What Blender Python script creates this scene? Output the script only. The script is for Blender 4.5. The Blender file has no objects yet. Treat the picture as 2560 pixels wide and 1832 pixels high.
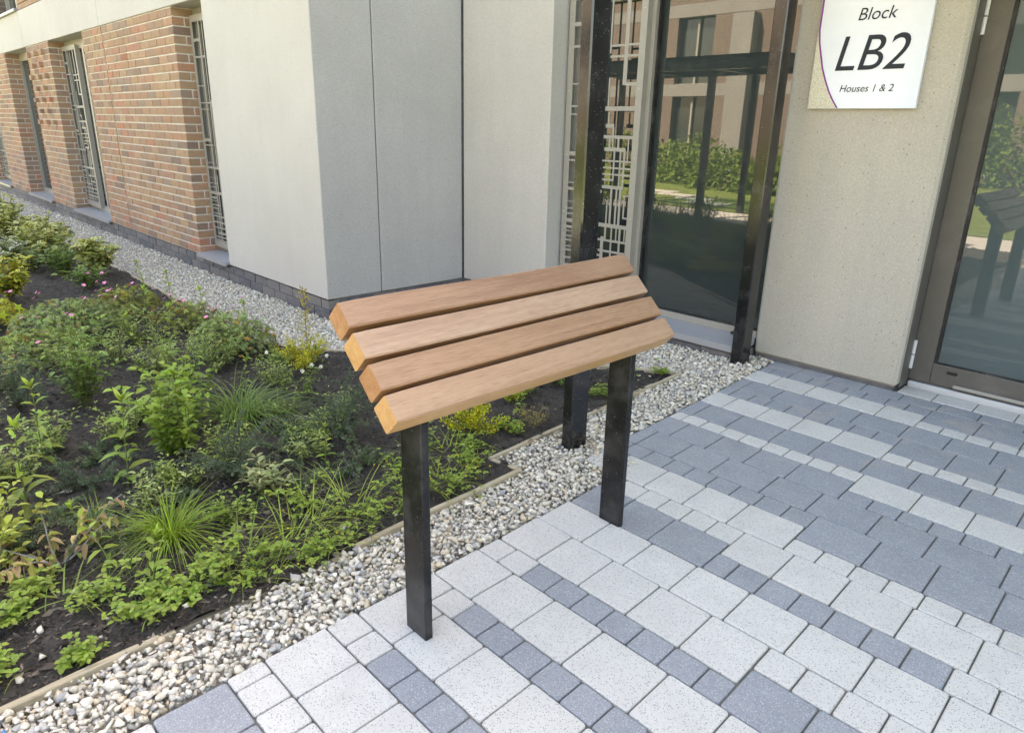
import bpy, math, random
import numpy as np
from mathutils import Vector, Matrix

SC = bpy.context.scene
COL = SC.collection
R = math.radians

# ------------------------------------------------------------------ camera
cam_d = bpy.data.cameras.new("camera")
cam = bpy.data.objects.new("camera", cam_d)
COL.objects.link(cam)
cr = Vector((0.68910921, 0.72439102, 0.01965048))
cu = Vector((-0.24799312, 0.21026143, 0.94566883))
cf = Vector((-0.68090227, 0.65654229, -0.32453708))
CAM = Vector((0, 0, 1.39))
cam.matrix_world = Matrix(((cr.x, cu.x, -cf.x, CAM.x), (cr.y, cu.y, -cf.y, CAM.y), (cr.z, cu.z, -cf.z, CAM.z), (0, 0, 0, 1)))
cam_d.sensor_fit = 'HORIZONTAL'
cam_d.sensor_width = 36.0
cam_d.lens = 36.0 * 1753.74 / 2560.0
cam_d.clip_start = 0.05
cam_d.clip_end = 2000
SC.camera = cam

# ------------------------------------------------------------------ sky, sun, exposure
SUN_EL, SUN_AZ = 50.0, -20.0          # azimuth measured from +Y towards +X
world = bpy.data.worlds.new("World")
SC.world = world
world.use_nodes = True
wn = world.node_tree.nodes
wl = world.node_tree.links
sky = wn.new('ShaderNodeTexSky')
sky.sky_type = 'NISHITA'
sky.sun_disc = False
sky.sun_elevation = R(SUN_EL)
sky.sun_rotation = R(SUN_AZ)
sky.air_density = 1.0
sky.dust_density = 2.5
sky.ozone_density = 1.0
bg = wn.get('Background') or wn.new('ShaderNodeBackground')
wl.new(sky.outputs[0], bg.inputs['Color'])
bg.inputs['Strength'].default_value = 0.10
sun_d = bpy.data.lights.new("sun", 'SUN')
sun_d.energy = 4.6
sun_d.angle = R(0.5)
sun_d.color = (1.0, 0.95, 0.88)
sun = bpy.data.objects.new("sun", sun_d)
COL.objects.link(sun)
sdir = Vector((math.sin(R(SUN_AZ)) * math.cos(R(SUN_EL)), math.cos(R(SUN_AZ)) * math.cos(R(SUN_EL)), math.sin(R(SUN_EL))))
sun.rotation_euler = (-sdir).to_track_quat('-Z', 'Y').to_euler()
sun.location = (0, 10, 20)
vs = SC.view_settings
vs.view_transform = 'Standard'
vs.look = 'None'
vs.gamma = 1.0
vs.use_curve_mapping = False
vs.exposure = 3.5
vs.use_white_balance = True
vs.white_balance_temperature = 8700
vs.white_balance_tint = 12

rng = np.random.default_rng(7)
random.seed(7)


def proj(p):
    """fractional picture position of world points (n,3), only to leave out what no view shows"""
    v = np.asarray(p, float) - np.array(CAM)
    z = v @ np.array(cf)
    zz = np.where(z > 0.05, z, 0.05)
    x = 0.5 + (v @ np.array(cr)) / zz * 1753.74 / 2560
    y = 0.5 - (v @ np.array(cu)) / zz * 1753.74 / 1832
    return x, y, z


# ------------------------------------------------------------------ object helpers
def tag(o, label=None, cat=None, group=None, kind=None):
    if label: o['label'] = label
    if cat: o['category'] = cat
    if group: o['group'] = group
    if kind: o['kind'] = kind
    return o


def thing(name, loc, label, cat, group=None):
    o = bpy.data.objects.new(name, None)
    o.empty_display_size = 0.1
    o.location = loc
    COL.objects.link(o)
    return tag(o, label, cat, group)


def wloc(o):
    v = Vector((0, 0, 0))
    while o is not None:
        v += o.location
        o = o.parent
    return v


def mesh_np(name, V, F, cols=None, smooth=False):
    """V (n,3), F list of index lists or (m,k) array"""
    me = bpy.data.meshes.new(name)
    V = np.asarray(V, dtype=np.float32)
    if isinstance(F, np.ndarray):
        m, k = F.shape
        me.vertices.add(len(V))
        me.vertices.foreach_set('co', V.ravel())
        me.loops.add(m * k)
        me.loops.foreach_set('vertex_index', F.astype(np.int32).ravel())
        me.polygons.add(m)
        me.polygons.foreach_set('loop_start', np.arange(0, m * k, k, dtype=np.int32))
        me.polygons.foreach_set('loop_total', np.full(m, k, dtype=np.int32))
        me.update(calc_edges=True)
    else:
        me.from_pydata([tuple(map(float, v)) for v in V], [], [list(map(int, f)) for f in F])
    if cols is not None:
        a = me.color_attributes.new('Col', 'FLOAT_COLOR', 'POINT')
        c = np.ones((len(V), 4), np.float32)
        c[:, :3] = cols
        a.data.foreach_set('color', c.ravel())
    if smooth:
        me.polygons.foreach_set('use_smooth', np.ones(len(me.polygons), dtype=bool))
    me.update()
    return me


def obj(name, V, F, mat, parent=None, cols=None, smooth=False):
    """V in world coordinates"""
    V = np.asarray(V, float)
    off = np.array(wloc(parent)) if parent is not None else np.zeros(3)
    me = mesh_np(name, V - off, F, cols, smooth)
    if mat is not None: me.materials.append(mat)
    o = bpy.data.objects.new(name, me)
    COL.objects.link(o)
    o.parent = parent
    return o


def inst(name, me, loc, parent=None, rot=(0, 0, 0), scale=(1, 1, 1)):
    o = bpy.data.objects.new(name, me)
    COL.objects.link(o)
    o.parent = parent
    o.location = Vector(loc) - (wloc(parent) if parent is not None else Vector((0, 0, 0)))
    o.rotation_euler = rot
    o.scale = scale
    return o


BF = [(0, 3, 2, 1), (4, 5, 6, 7), (0, 1, 5, 4), (1, 2, 6, 5), (2, 3, 7, 6), (3, 0, 4, 7)]


class MB:
    def __init__(s): s.V = []; s.F = []
    def add(s, V, F):
        n = len(s.V)
        s.V += [tuple(v) for v in V]
        s.F += [tuple(i + n for i in f) for f in F]
        return s
    def box(s, x0, x1, y0, y1, z0, z1):
        return s.add([(x0, y0, z0), (x1, y0, z0), (x1, y1, z0), (x0, y1, z0), (x0, y0, z1), (x1, y0, z1), (x1, y1, z1), (x0, y1, z1)], BF)
    def bbox(s, x0, x1, y0, y1, z0, z1, b=0.004):
        """box with bevelled edges"""
        b = min(b, (x1 - x0) * .45, (y1 - y0) * .45, (z1 - z0) * .45)
        V, F = bevel_box(x0, x1, y0, y1, z0, z1, b)
        return s.add(V, F)
    def build(s, name, mat, parent=None, smooth=False):
        return obj(name, np.array(s.V), s.F, mat, parent, smooth=smooth)


def bevel_box(x0, x1, y0, y1, z0, z1, b):
    xs = (x0, x1); ys = (y0, y1); zs = (z0, z1)
    V = []; idx = {}
    for i in (0, 1):
        for j in (0, 1):
            for k in (0, 1):
                sx = b if i == 0 else -b; sy = b if j == 0 else -b; sz = b if k == 0 else -b
                for a, p in enumerate(((xs[i], ys[j] + sy, zs[k] + sz), (xs[i] + sx, ys[j], zs[k] + sz), (xs[i] + sx, ys[j] + sy, zs[k]))):
                    idx[(i, j, k, a)] = len(V); V.append(p)
    F = []
    def q(*c): F.append(tuple(idx[t] for t in c))
    for a in (0, 1, 2):
        for s in (0, 1):
            o = [t for t in (0, 1, 2) if t != a]
            cs = []
            for u, v in ((0, 0), (1, 0), (1, 1), (0, 1)):
                c = [0, 0, 0]; c[a] = s; c[o[0]] = u; c[o[1]] = v
                cs.append(tuple(c) + (a,))
            flip = (s == 0) ^ (a == 1)
            q(*(cs[::-1] if flip else cs))
    for a in (0, 1, 2):
        o = [t for t in (0, 1, 2) if t != a]
        for u in (0, 1):
            for v in (0, 1):
                c0 = [0, 0, 0]; c0[o[0]] = u; c0[o[1]] = v; c1 = list(c0); c1[a] = 1
                f = [tuple(c0) + (o[0],), tuple(c1) + (o[0],), tuple(c1) + (o[1],), tuple(c0) + (o[1],)]
                q(*f)
    for i in (0, 1):
        for j in (0, 1):
            for k in (0, 1):
                q((i, j, k, 0), (i, j, k, 1), (i, j, k, 2))
    # orient outwards
    c = np.array(((x0 + x1) / 2, (y0 + y1) / 2, (z0 + z1) / 2)); VV = np.array(V); out = []
    for f in F:
        p = VV[list(f)]
        n = np.cross(p[1] - p[0], p[2] - p[0])
        out.append(f if n @ (p.mean(0) - c) > 0 else f[::-1])
    return V, out


def tube(P, r, k=5, cap=True):
    """P (n,3) polyline, r radius or list"""
    P = np.asarray(P, float); n = len(P)
    r = np.full(n, r) if np.isscalar(r) else np.asarray(r, float)
    V = []; F = []
    for i in range(n):
        d = P[min(i + 1, n - 1)] - P[max(i - 1, 0)]
        d = d / (np.linalg.norm(d) + 1e-9)
        a = np.cross(d, (0, 0, 1.0)) if abs(d[2]) < .95 else np.cross(d, (1.0, 0, 0))
        a /= np.linalg.norm(a) + 1e-9
        b = np.cross(d, a)
        for j in range(k):
            t = 2 * math.pi * j / k
            V.append(P[i] + r[i] * (math.cos(t) * a + math.sin(t) * b))
    for i in range(n - 1):
        for j in range(k):
            F.append((i * k + j, i * k + (j + 1) % k, (i + 1) * k + (j + 1) % k, (i + 1) * k + j))
    if cap:
        F.append(tuple(range(k))[::-1]); F.append(tuple((n - 1) * k + j for j in range(k)))
    return V, F


# ------------------------------------------------------------------ material helpers
class NT:
    def __init__(s, name):
        s.m = bpy.data.materials.new(name)
        s.m.use_nodes = True
        s.t = s.m.node_tree
        s.b = s.t.nodes.get('Principled BSDF')
        s.out = s.t.nodes.get('Material Output')
    def n(s, ty, **kw):
        nd = s.t.nodes.new(ty)
        for k, v in kw.items():
            if k in nd.inputs: nd.inputs[k].default_value = v
            else: setattr(nd, k, v)
        return nd
    def l(s, a, b): s.t.links.new(a, b); return s
    def pos(s, mode='world'):
        if mode == 'world': return s.n('ShaderNodeNewGeometry').outputs['Position']
        return s.n('ShaderNodeTexCoord').outputs['Object']
    def noise(s, vec, scale, detail=4, rough=.55, dist=0.0):
        nd = s.n('ShaderNodeTexNoise', Scale=scale, Detail=detail, Roughness=rough, Distortion=dist)
        s.l(vec, nd.inputs['Vector'])
        return nd.outputs['Fac']
    def vor(s, vec, scale, feature='F1', out='Distance'):
        nd = s.n('ShaderNodeTexVoronoi', Scale=scale)
        nd.feature = feature
        s.l(vec, nd.inputs['Vector'])
        return nd.outputs[out]
    def ramp(s, fac, stops, interp='LINEAR'):
        nd = s.n('ShaderNodeValToRGB')
        nd.color_ramp.interpolation = interp
        e = nd.color_ramp.elements
        while len(e) < len(stops): e.new(0.5)
        for el, (p, c) in zip(e, stops):
            el.position = p
            el.color = (c, c, c, 1) if not hasattr(c, '__len__') else (*c, 1)
        s.l(fac, nd.inputs[0])
        return nd.outputs[0]
    def mix(s, fac, a, b, mode='MIX'):
        nd = s.n('ShaderNodeMix', data_type='RGBA', blend_type=mode)
        for src, i in ((fac, 0), (a, 6), (b, 7)):
            if isinstance(src, (int, float)): nd.inputs[i].default_value = src
            elif hasattr(src, 'is_linked') or hasattr(src, 'node'): s.l(src, nd.inputs[i])
            else: nd.inputs[i].default_value = (*src, 1)
        return nd.outputs[2]
    def math(s, op, a, b=0.0):
        nd = s.n('ShaderNodeMath', operation=op)
        for src, i in ((a, 0), (b, 1)):
            if isinstance(src, (int, float)): nd.inputs[i].default_value = src
            else: s.l(src, nd.inputs[i])
        return nd.outputs[0]
    def bump(s, h, strength=.3, dist=.01, prev=None):
        nd = s.n('ShaderNodeBump', Strength=strength, Distance=dist)
        s.l(h, nd.inputs['Height'])
        if prev is not None: s.l(prev, nd.inputs['Normal'])
        return nd.outputs[0]
    def done(s, color=None, rough=.6, normal=None, metal=0.0, spec=None, ior=None):
        b = s.b
        if color is not None:
            if isinstance(color, tuple): b.inputs['Base Color'].default_value = (*color, 1)
            else: s.l(color, b.inputs['Base Color'])
        if isinstance(rough, (int, float)): b.inputs['Roughness'].default_value = rough
        else: s.l(rough, b.inputs['Roughness'])
        if normal is not None: s.l(normal, b.inputs['Normal'])
        b.inputs['Metallic'].default_value = metal
        if spec is not None: b.inputs['Specular IOR Level'].default_value = spec
        if ior is not None: b.inputs['IOR'].default_value = ior
        return s.m


def stretched(t, vec, sx, sy, sz):
    mp = t.n('ShaderNodeMapping')
    mp.inputs['Scale'].default_value = (sx, sy, sz)
    t.l(vec, mp.inputs['Vector'])
    return mp.outputs[0]


M = {}

def mk_concrete(name, a, b, tint, pit=.5, streak=.5):
    t = NT(name); p = t.pos()
    big = t.noise(p, 1.3, 5, .6)
    col = t.ramp(big, [(.3, a), (.72, b)])
    st = t.noise(stretched(t, p, 5.0, 5.0, .55), 1.6, 5, .62)
    col = t.mix(t.ramp(st, [(.42, 0.0), (.75, streak)]), col, tint)
    fine = t.noise(p, 160, 4, .7)
    col = t.mix(t.ramp(fine, [(.38, .55), (.62, 0.0)]), col, tuple(x * .72 for x in a))
    v = t.n('ShaderNodeTexVoronoi', Scale=46.0); t.l(p, v.inputs['Vector'])
    pr = t.n('ShaderNodeSeparateColor'); t.l(v.outputs['Color'], pr.inputs[0])
    sel = t.ramp(pr.outputs[0], [(.80, 0.0), (.82, 1.0)])
    dot = t.ramp(v.outputs['Distance'], [(.10, 1.0), (.20, 0.0)])
    spk = t.math('MULTIPLY', sel, dot)
    col = t.mix(t.math('MULTIPLY', spk, pit), col, (.12, .115, .11))
    v2 = t.n('ShaderNodeTexVoronoi', Scale=110.0); t.l(p, v2.inputs['Vector'])
    pr2 = t.n('ShaderNodeSeparateColor'); t.l(v2.outputs['Color'], pr2.inputs[0])
    sp2 = t.math('MULTIPLY', t.ramp(pr2.outputs[1], [(.86, 0.0), (.88, 1.0)]), t.ramp(v2.outputs['Distance'], [(.2, 1.0), (.35, 0.0)]))
    col = t.mix(t.math('MULTIPLY', sp2, .35), col, (.75, .73, .68))
    h = t.math('SUBTRACT', t.math('MULTIPLY', fine, .3), spk)
    nb = t.bump(h, .25, .004, None)
    nb = t.bump(big, .1, .02, nb)
    M[name] = t.done(col, .78, nb)

mk_concrete('concrete_smooth', (.50, .475, .435), (.575, .55, .51), (.46, .44, .41), .45, .35)
mk_concrete('concrete_shaded', (.41, .400, .385), (.49, .478, .46), (.36, .352, .34), .45, .35)  # darker copy of the smooth concrete, the return wall's shade put into its colour
mk_concrete('dark_concrete', (.21, .205, .195), (.26, .255, .24), (.18, .175, .17), .3, .4)  # darker concrete for the bands and pilasters across the lawn
mk_concrete('concrete_exposed', (.43, .39, .325), (.50, .46, .39), (.36, .35, .325), .8, .5)


def mk_paver(name, light):
    t = NT(name); p = t.pos()
    oi = t.n('ShaderNodeObjectInfo').outputs['Random']
    mott = t.noise(p, 9, 4, .6)
    if light:
        base = t.ramp(mott, [(.3, (.53, .505, .46)), (.7, (.61, .58, .53))])
        base = t.mix(t.math('MULTIPLY', oi, .45), base, (.49, .465, .425))
    else:
        base = t.ramp(mott, [(.3, (.235, .240, .250)), (.7, (.30, .303, .312))])
        base = t.mix(t.math('MULTIPLY', oi, .5), base, (.31, .315, .325))
    fine = t.noise(p, 420, 2, .7)
    v = t.n('ShaderNodeTexVoronoi', Scale=330.0); t.l(p, v.inputs['Vector'])
    pr = t.n('ShaderNodeSeparateColor'); t.l(v.outputs['Color'], pr.inputs[0])
    v2 = t.n('ShaderNodeTexVoronoi', Scale=250.0); t.l(p, v2.inputs['Vector'])
    pr2 = t.n('ShaderNodeSeparateColor'); t.l(v2.outputs['Color'], pr2.inputs[0])
    near = t.ramp(v2.outputs['Distance'], [(.33, 1.0), (.48, 0.0)])
    if light:
        col = t.mix(t.ramp(pr.outputs[0], [(.45, 0.0), (1.0, .5)]), base, (.40, .385, .36))
        sel = t.math('MULTIPLY', t.ramp(pr2.outputs[0], [(.78, 0.0), (.81, 1.0)]), near)
        col = t.mix(t.math('MULTIPLY', sel, .8), col, (.12, .12, .13))
        col = t.mix(t.ramp(fine, [(.55, 0.0), (.7, .5)]), col, (.68, .66, .63))
    else:
        col = t.mix(t.ramp(pr.outputs[0], [(.45, 0.0), (1.0, .6)]), base, (.14, .155, .185))
        sel = t.math('MULTIPLY', t.ramp(pr2.outputs[0], [(.78, 0.0), (.81, 1.0)]), near)
        col = t.mix(t.math('MULTIPLY', sel, .6), col, (.55, .56, .58))
        col = t.mix(t.ramp(fine, [(.55, 0.0), (.72, .35)]), col, (.42, .45, .50))
    # worn-in dirt and building sand left near the entrance
    dirt = t.noise(p, 3.1, 6, .65, .4)
    col = t.mix(t.ramp(dirt, [(.58, 0.0), (.78, .30)]), col, (.33, .30, .255))
    sp = t.n('ShaderNodeSeparateXYZ'); t.l(p, sp.inputs[0])
    far = t.n('ShaderNodeMapRange'); far.inputs['From Min'].default_value = 2.4; far.inputs['From Max'].default_value = 3.9
    t.l(sp.outputs[1], far.inputs['Value'])
    sand = t.noise(p, 5.2, 5, .7, .8)
    sand = t.math('MULTIPLY', t.ramp(sand, [(.54, 0.0), (.70, .6)]), far.outputs[0])
    col = t.mix(sand, col, (.46, .37, .29))
    nb = t.bump(pr.outputs[0], .6, .002)
    nb = t.bump(mott, .12, .006, nb)
    M[name] = t.done(col, .82, nb)

mk_paver('paver_light', True)
mk_paver('paver_dark', False)

t = NT('joint_sand'); p = t.pos()
c = t.ramp(t.noise(p, 4, 5, .6), [(.35, (.085, .085, .078)), (.68, (.20, .175, .145))])
M['joint_sand'] = t.done(c, .95, t.bump(t.noise(p, 300, 2), .5, .002))


def mk_brick(name, attr=False, dark=False):
    t = NT(name); p = t.pos()
    if attr:
        a = t.n('ShaderNodeAttribute'); a.attribute_name = 'Col'
        sc = t.n('ShaderNodeSeparateColor'); t.l(a.outputs['Color'], sc.inputs[0]); rnd = sc.outputs[0]
    else:
        rnd = t.n('ShaderNodeObjectInfo').outputs['Random']
    if dark:
        base = t.ramp(rnd, [(0, (.085, .085, .10)), (.4, (.115, .112, .125)), (.75, (.15, .14, .145)), (1, (.18, .165, .155))])
        alt = (.22, .20, .19)
    else:
        base = t.ramp(rnd, [(0, (.20, .135, .105)), (.14, (.34, .205, .12)), (.36, (.43, .27, .15)), (.55, (.40, .215, .12)), (.72, (.30, .215, .155)), (.90, (.46, .185, .10)), (1, (.45, .30, .18))])
        alt = (.25, .18, .145)
    n1 = t.noise(stretched(t, p, 14, 14, 30), 1.0, 5, .65, .3)
    col = t.mix(t.ramp(n1, [(.45, 0.0), (.72, .75)]), base, alt)
    n2 = t.noise(p, 130, 3, .7)
    col = t.mix(t.ramp(n2, [(.36, .5), (.5, 0.0)]), col, (.14, .10, .08) if not dark else (.05, .05, .06))
    n3 = t.noise(p, 7, 5, .7, .6)
    col = t.mix(t.ramp(n3, [(.60, 0.0), (.78, .45)]), col, (.56, .48, .40) if not dark else (.25, .25, .26))
    nb = t.bump(n2, .5, .003)
    M[name] = t.done(col, .85 if not dark else .6, nb)

mk_brick('brick_face'); mk_brick('brick_joined', True); mk_brick('plinth_face', False, True); mk_brick('plinth_joined', True, True)

t = NT('mortar'); p = t.pos()
c = t.ramp(t.noise(p, 12, 5, .65), [(.3, (.60, .57, .52)), (.7, (.74, .71, .66))])
M['mortar'] = t.done(c, .95, t.bump(t.noise(p, 260, 2), .5, .002))
t = NT('mortar_dark'); p = t.pos()
c = t.ramp(t.noise(p, 12, 5, .65), [(.3, (.10, .10, .105)), (.7, (.17, .165, .165))])
M['mortar_dark'] = t.done(c, .95, t.bump(t.noise(p, 260, 2), .5, .002))


def mk_metal(name, c, rough, dust=.15, dustc=(.5, .48, .45), dents=.05):
    t = NT(name); p = t.pos()
    d = t.noise(p, 6, 6, .7)
    col = t.mix(t.ramp(d, [(.5, 0.0), (.8, dust)]), c, dustc)
    v = t.n('ShaderNodeTexVoronoi', Scale=70.0); t.l(p, v.inputs['Vector'])
    pr = t.n('ShaderNodeSeparateColor'); t.l(v.outputs['Color'], pr.inputs[0])
    sel = t.math('MULTIPLY', t.ramp(pr.outputs[0], [(.84, 0.0), (.86, 1.0)]), t.ramp(v.outputs['Distance'], [(.07, 1.0), (.13, 0.0)]))
    col = t.mix(t.math('MULTIPLY', sel, min(1, dust * 6)), col, dustc)
    rg = t.math('ADD', t.math('MULTIPLY', d, .12), rough - .06)
    M[name] = t.done(col, rg, t.bump(t.noise(p, 35, 3), dents, .002), ior=1.62 if name == 'post_black' else 1.45)

mk_metal('post_black', (.010, .010, .011), .15, .10, (.45, .45, .46), .10)
mk_metal('leg_black', (.009, .009, .010), .28, .10, (.55, .55, .56), .06)
mk_metal('frame_taupe', (.105, .098, .086), .38, .10)
mk_metal('frame_light', (.315, .298, .262), .36, .10)
mk_metal('sill_grey', (.30, .30, .305), .33, .25, (.5, .5, .5))
mk_metal('steel_pin', (.62, .62, .62), .30, .05)
mk_metal('gasket', (.012, .012, .013), .55, .2)
mk_metal('threshold', (.50, .50, .50), .5, .35)


def mk_glass(name, base, ior, bump=.0):
    t = NT(name); p = t.pos()
    nb = t.bump(t.noise(p, 1.1, 2, .4), bump, .01)
    M[name] = t.done(base, .012, nb, ior=ior)
mk_glass('window_glass', (.030, .040, .039), 1.85, .012)
mk_glass('door_glass', (.075, .100, .100), 1.75, .008)

t = NT('roof_glass')
tr = t.n('ShaderNodeBsdfTransparent'); tr.inputs[0].default_value = (.80, .90, .88, 1)
gl = t.n('ShaderNodeBsdfGlossy'); gl.inputs['Roughness'].default_value = .03
fr = t.n('ShaderNodeFresnel'); fr.inputs['IOR'].default_value = 1.5
mx = t.n('ShaderNodeMixShader'); t.l(fr.outputs[0], mx.inputs[0]); t.l(tr.outputs[0], mx.inputs[1]); t.l(gl.outputs[0], mx.inputs[2])
t.l(mx.outputs[0], t.out.inputs['Surface']); M['roof_glass'] = t.m


def mk_wood(name, a, b, c, seed, rough=.55):
    t = NT(name); p = t.pos('obj')
    mp = t.n('ShaderNodeMapping'); mp.inputs['Location'].default_value = (seed * 1.7, seed * 3.1, seed * .9); t.l(p, mp.inputs['Vector']); q = mp.outputs[0]
    w = t.noise(stretched(t, q, 34, 1.1, 34), 1.0, 6, .6, 1.1)
    col = t.ramp(w, [(.28, a), (.5, b), (.74, c)])
    cloud = t.noise(stretched(t, q, 5, 2.2, 5), 1.0, 3, .5, .6)
    col = t.mix(t.ramp(cloud, [(.35, 0.0), (.7, .45)]), col, tuple(x * 1.16 for x in c))
    fl = t.noise(stretched(t, q, 420, 20, 420), 1.0, 2, .6)
    col = t.mix(t.ramp(fl, [(.50, 0.0), (.70, .42)]), col, tuple(x * .62 for x in a))
    col = t.mix(t.ramp(fl, [(.28, .25), (.42, 0.0)]), col, tuple(min(1, x * 1.25) for x in c))
    M[name] = t.done(col, t.math('ADD', t.math('MULTIPLY', fl, .15), rough - .07), t.bump(fl, .22, .0012))

mk_wood('wood_top_slat', (0.230, 0.118, 0.068), (0.317, 0.173, 0.104), (0.384, 0.230, 0.145), 1.0)
mk_wood('wood_second_slat', (0.326, 0.189, 0.120), (0.403, 0.248, 0.162), (0.470, 0.313, 0.216), 2.0)
mk_wood('wood_third_slat', (0.245, 0.124, 0.068), (0.331, 0.182, 0.104), (0.403, 0.244, 0.149), 3.0)
mk_wood('wood_front_slat', (0.307, 0.170, 0.100), (0.384, 0.225, 0.137), (0.442, 0.281, 0.178), 4.0)
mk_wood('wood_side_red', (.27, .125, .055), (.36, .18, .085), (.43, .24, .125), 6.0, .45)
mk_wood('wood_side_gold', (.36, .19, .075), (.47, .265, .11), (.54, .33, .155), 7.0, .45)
mk_wood('wood_gap_shade', (.20, .090, .040), (.27, .130, .058), (.33, .175, .085), 8.0, .45)  # flank wood darkened, shade of the slat gaps put into the colour
mk_wood('edging_timber', (.27, .215, .135), (.37, .30, .20), (.46, .39, .28), 5.0, .8)


def mk_attr(name, rough=.6, trans=0.0, var=.0, spec=.4, scale=90, bump=.0):
    t = NT(name); p = t.pos()
    a = t.n('ShaderNodeAttribute'); a.attribute_name = 'Col'
    col = a.outputs['Color']
    if var:
        col = t.mix(t.ramp(t.noise(p, scale, 4, .65), [(.35, var), (.65, 0.0)]), col, t.mix(1.0, col, (.52, .50, .47), 'MULTIPLY'))
    nb = t.bump(t.noise(p, scale * 1.5, 3, .7), bump, .003) if bump else None
    m = t.done(col, rough, nb, spec=spec)
    if trans:
        tl = t.n('ShaderNodeBsdfTranslucent'); t.l(col, tl.inputs['Color'])
        mx = t.n('ShaderNodeMixShader', Fac=trans) if False else t.n('ShaderNodeMixShader')
        mx.inputs[0].default_value = trans
        t.l(t.b.outputs[0], mx.inputs[1]); t.l(tl.outputs[0], mx.inputs[2]); t.l(mx.outputs[0], t.out.inputs['Surface'])
    M[name] = m
mk_attr('leaf', .5, .42, .2, .35, 60)
mk_attr('petal', .6, .3)
mk_attr('stem', .6, .0, .3)
mk_attr('stone', .85, 0, .7, .25, 70, .5)
mk_attr('chips', .95, 0, .4, .2, 200)

t = NT('soil'); p = t.pos()
c = t.ramp(t.noise(p, 22, 8, .75), [(.28, (.028, .023, .018)), (.5, (.066, .054, .043)), (.72, (.14, .115, .09))])
c = t.mix(t.ramp(t.noise(p, 160, 3, .7), [(.64, 0.0), (.74, .6)]), c, (.12, .095, .07))
nb = t.bump(t.noise(p, 60, 6, .75), 1.0, .035)
M['soil'] = t.done(c, .95, nb)

t = NT('gravel_base'); p = t.pos()
c = t.ramp(t.noise(p, 45, 5, .7), [(.3, (.38, .35, .30)), (.7, (.56, .52, .45))])
M['gravel_base'] = t.done(c, .95, t.bump(t.noise(p, 50, 3), .8, .02))
t = NT('path_gravel'); p = t.pos()
c = t.ramp(t.noise(p, 60, 4, .7), [(.3, (.38, .36, .32)), (.7, (.58, .56, .52))])
M['path_gravel'] = t.done(c, .95)
t = NT('lawn'); p = t.pos()
c = t.ramp(t.noise(p, 2.2, 7, .7), [(.3, (.12, .17, .028)), (.55, (.19, .25, .045)), (.75, (.27, .31, .08))])
c = t.mix(t.ramp(t.noise(p, 90, 3, .7), [(.4, .5), (.6, 0.0)]), c, (.04, .07, .012))
M['lawn'] = t.done(c, .8, t.bump(t.noise(p, 120, 3), .8, .02))
t = NT('ground'); p = t.pos()
c = t.ramp(t.noise(p, .4, 6, .6), [(.3, (.06, .085, .03)), (.7, (.11, .13, .05))])
M['ground'] = t.done(c, .9)
t = NT('far_brick'); p = t.pos()
bt = t.n('ShaderNodeTexBrick', Scale=1.0); bt.inputs['Brick Width'].default_value = .225; bt.inputs['Row Height'].default_value = .075; bt.inputs['Mortar Size'].default_value = .006
bt.inputs['Color1'].default_value = (.15, .105, .080, 1); bt.inputs['Color2'].default_value = (.115, .085, .070, 1); bt.inputs['Mortar'].default_value = (.22, .20, .18, 1)
mp = t.n('ShaderNodeMapping'); mp.inputs['Rotation'].default_value = (R(90), 0, 0); t.l(p, mp.inputs['Vector']); t.l(mp.outputs[0], bt.inputs['Vector'])
M['far_brick'] = t.done(bt.outputs['Color'], .85)


def mk_plain(name, c, rough=.5, **k):
    t = NT(name); p = t.pos()
    col = t.mix(t.ramp(t.noise(p, 25, 4), [(.4, 0.0), (.8, .12)]), c, tuple(x * .7 for x in c))
    M[name] = t.done(col, rough, **k)
mk_plain('sign_white', (.74, .79, .87), .12)
mk_plain('sign_ink', (.022, .030, .040), .5, spec=.2)
mk_plain('sign_purple', (.22, .04, .27), .2)
mk_plain('sign_edge', (.55, .55, .53), .2)
mk_plain('blue_scrap', (.03, .16, .42), .4)
mk_plain('roof_felt', (.09, .09, .095), .8)
t = NT('sign_stone'); p = t.pos()
c = t.mix(t.ramp(t.noise(p, 150, 4, .7), [(.38, .75), (.5, 0.0)]), (.60, .58, .47), (.30, .28, .22))
M['sign_stone'] = t.done(c, .15)


# ------------------------------------------------------------------ ground levels and outlines
def zg(x, y):
    """the ground rises gently to the entrance"""
    x = np.asarray(x, float); y = np.asarray(y, float)
    k = np.clip((x + 4.2) / 1.9, 0, 1); k = k * k * (3 - 2 * k)
    return .02 * np.maximum(0, y - 1.4) * k


def inpoly(x, y, poly):
    x = np.asarray(x); y = np.asarray(y)
    c = np.zeros(x.shape, bool); n = len(poly)
    for i in range(n):
        x0, y0 = poly[i]; x1, y1 = poly[(i + 1) % n]
        if y0 == y1: continue
        k = ((y0 > y) != (y1 > y)) & (x < (x1 - x0) * (y - y0) / (y1 - y0) + x0)
        c ^= k
    return c


BED = [(-18.0, -2.25), (-1.765, -2.25), (-1.885, 1.877), (-2.045, 1.865), (-2.095, 3.37), (-4.22, 1.885), (-18.0, 1.90)]
YA = 2.509; XB = -4.565; Y3 = 3.797; YPIER = 4.01; YDOOR = 4.215

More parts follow.
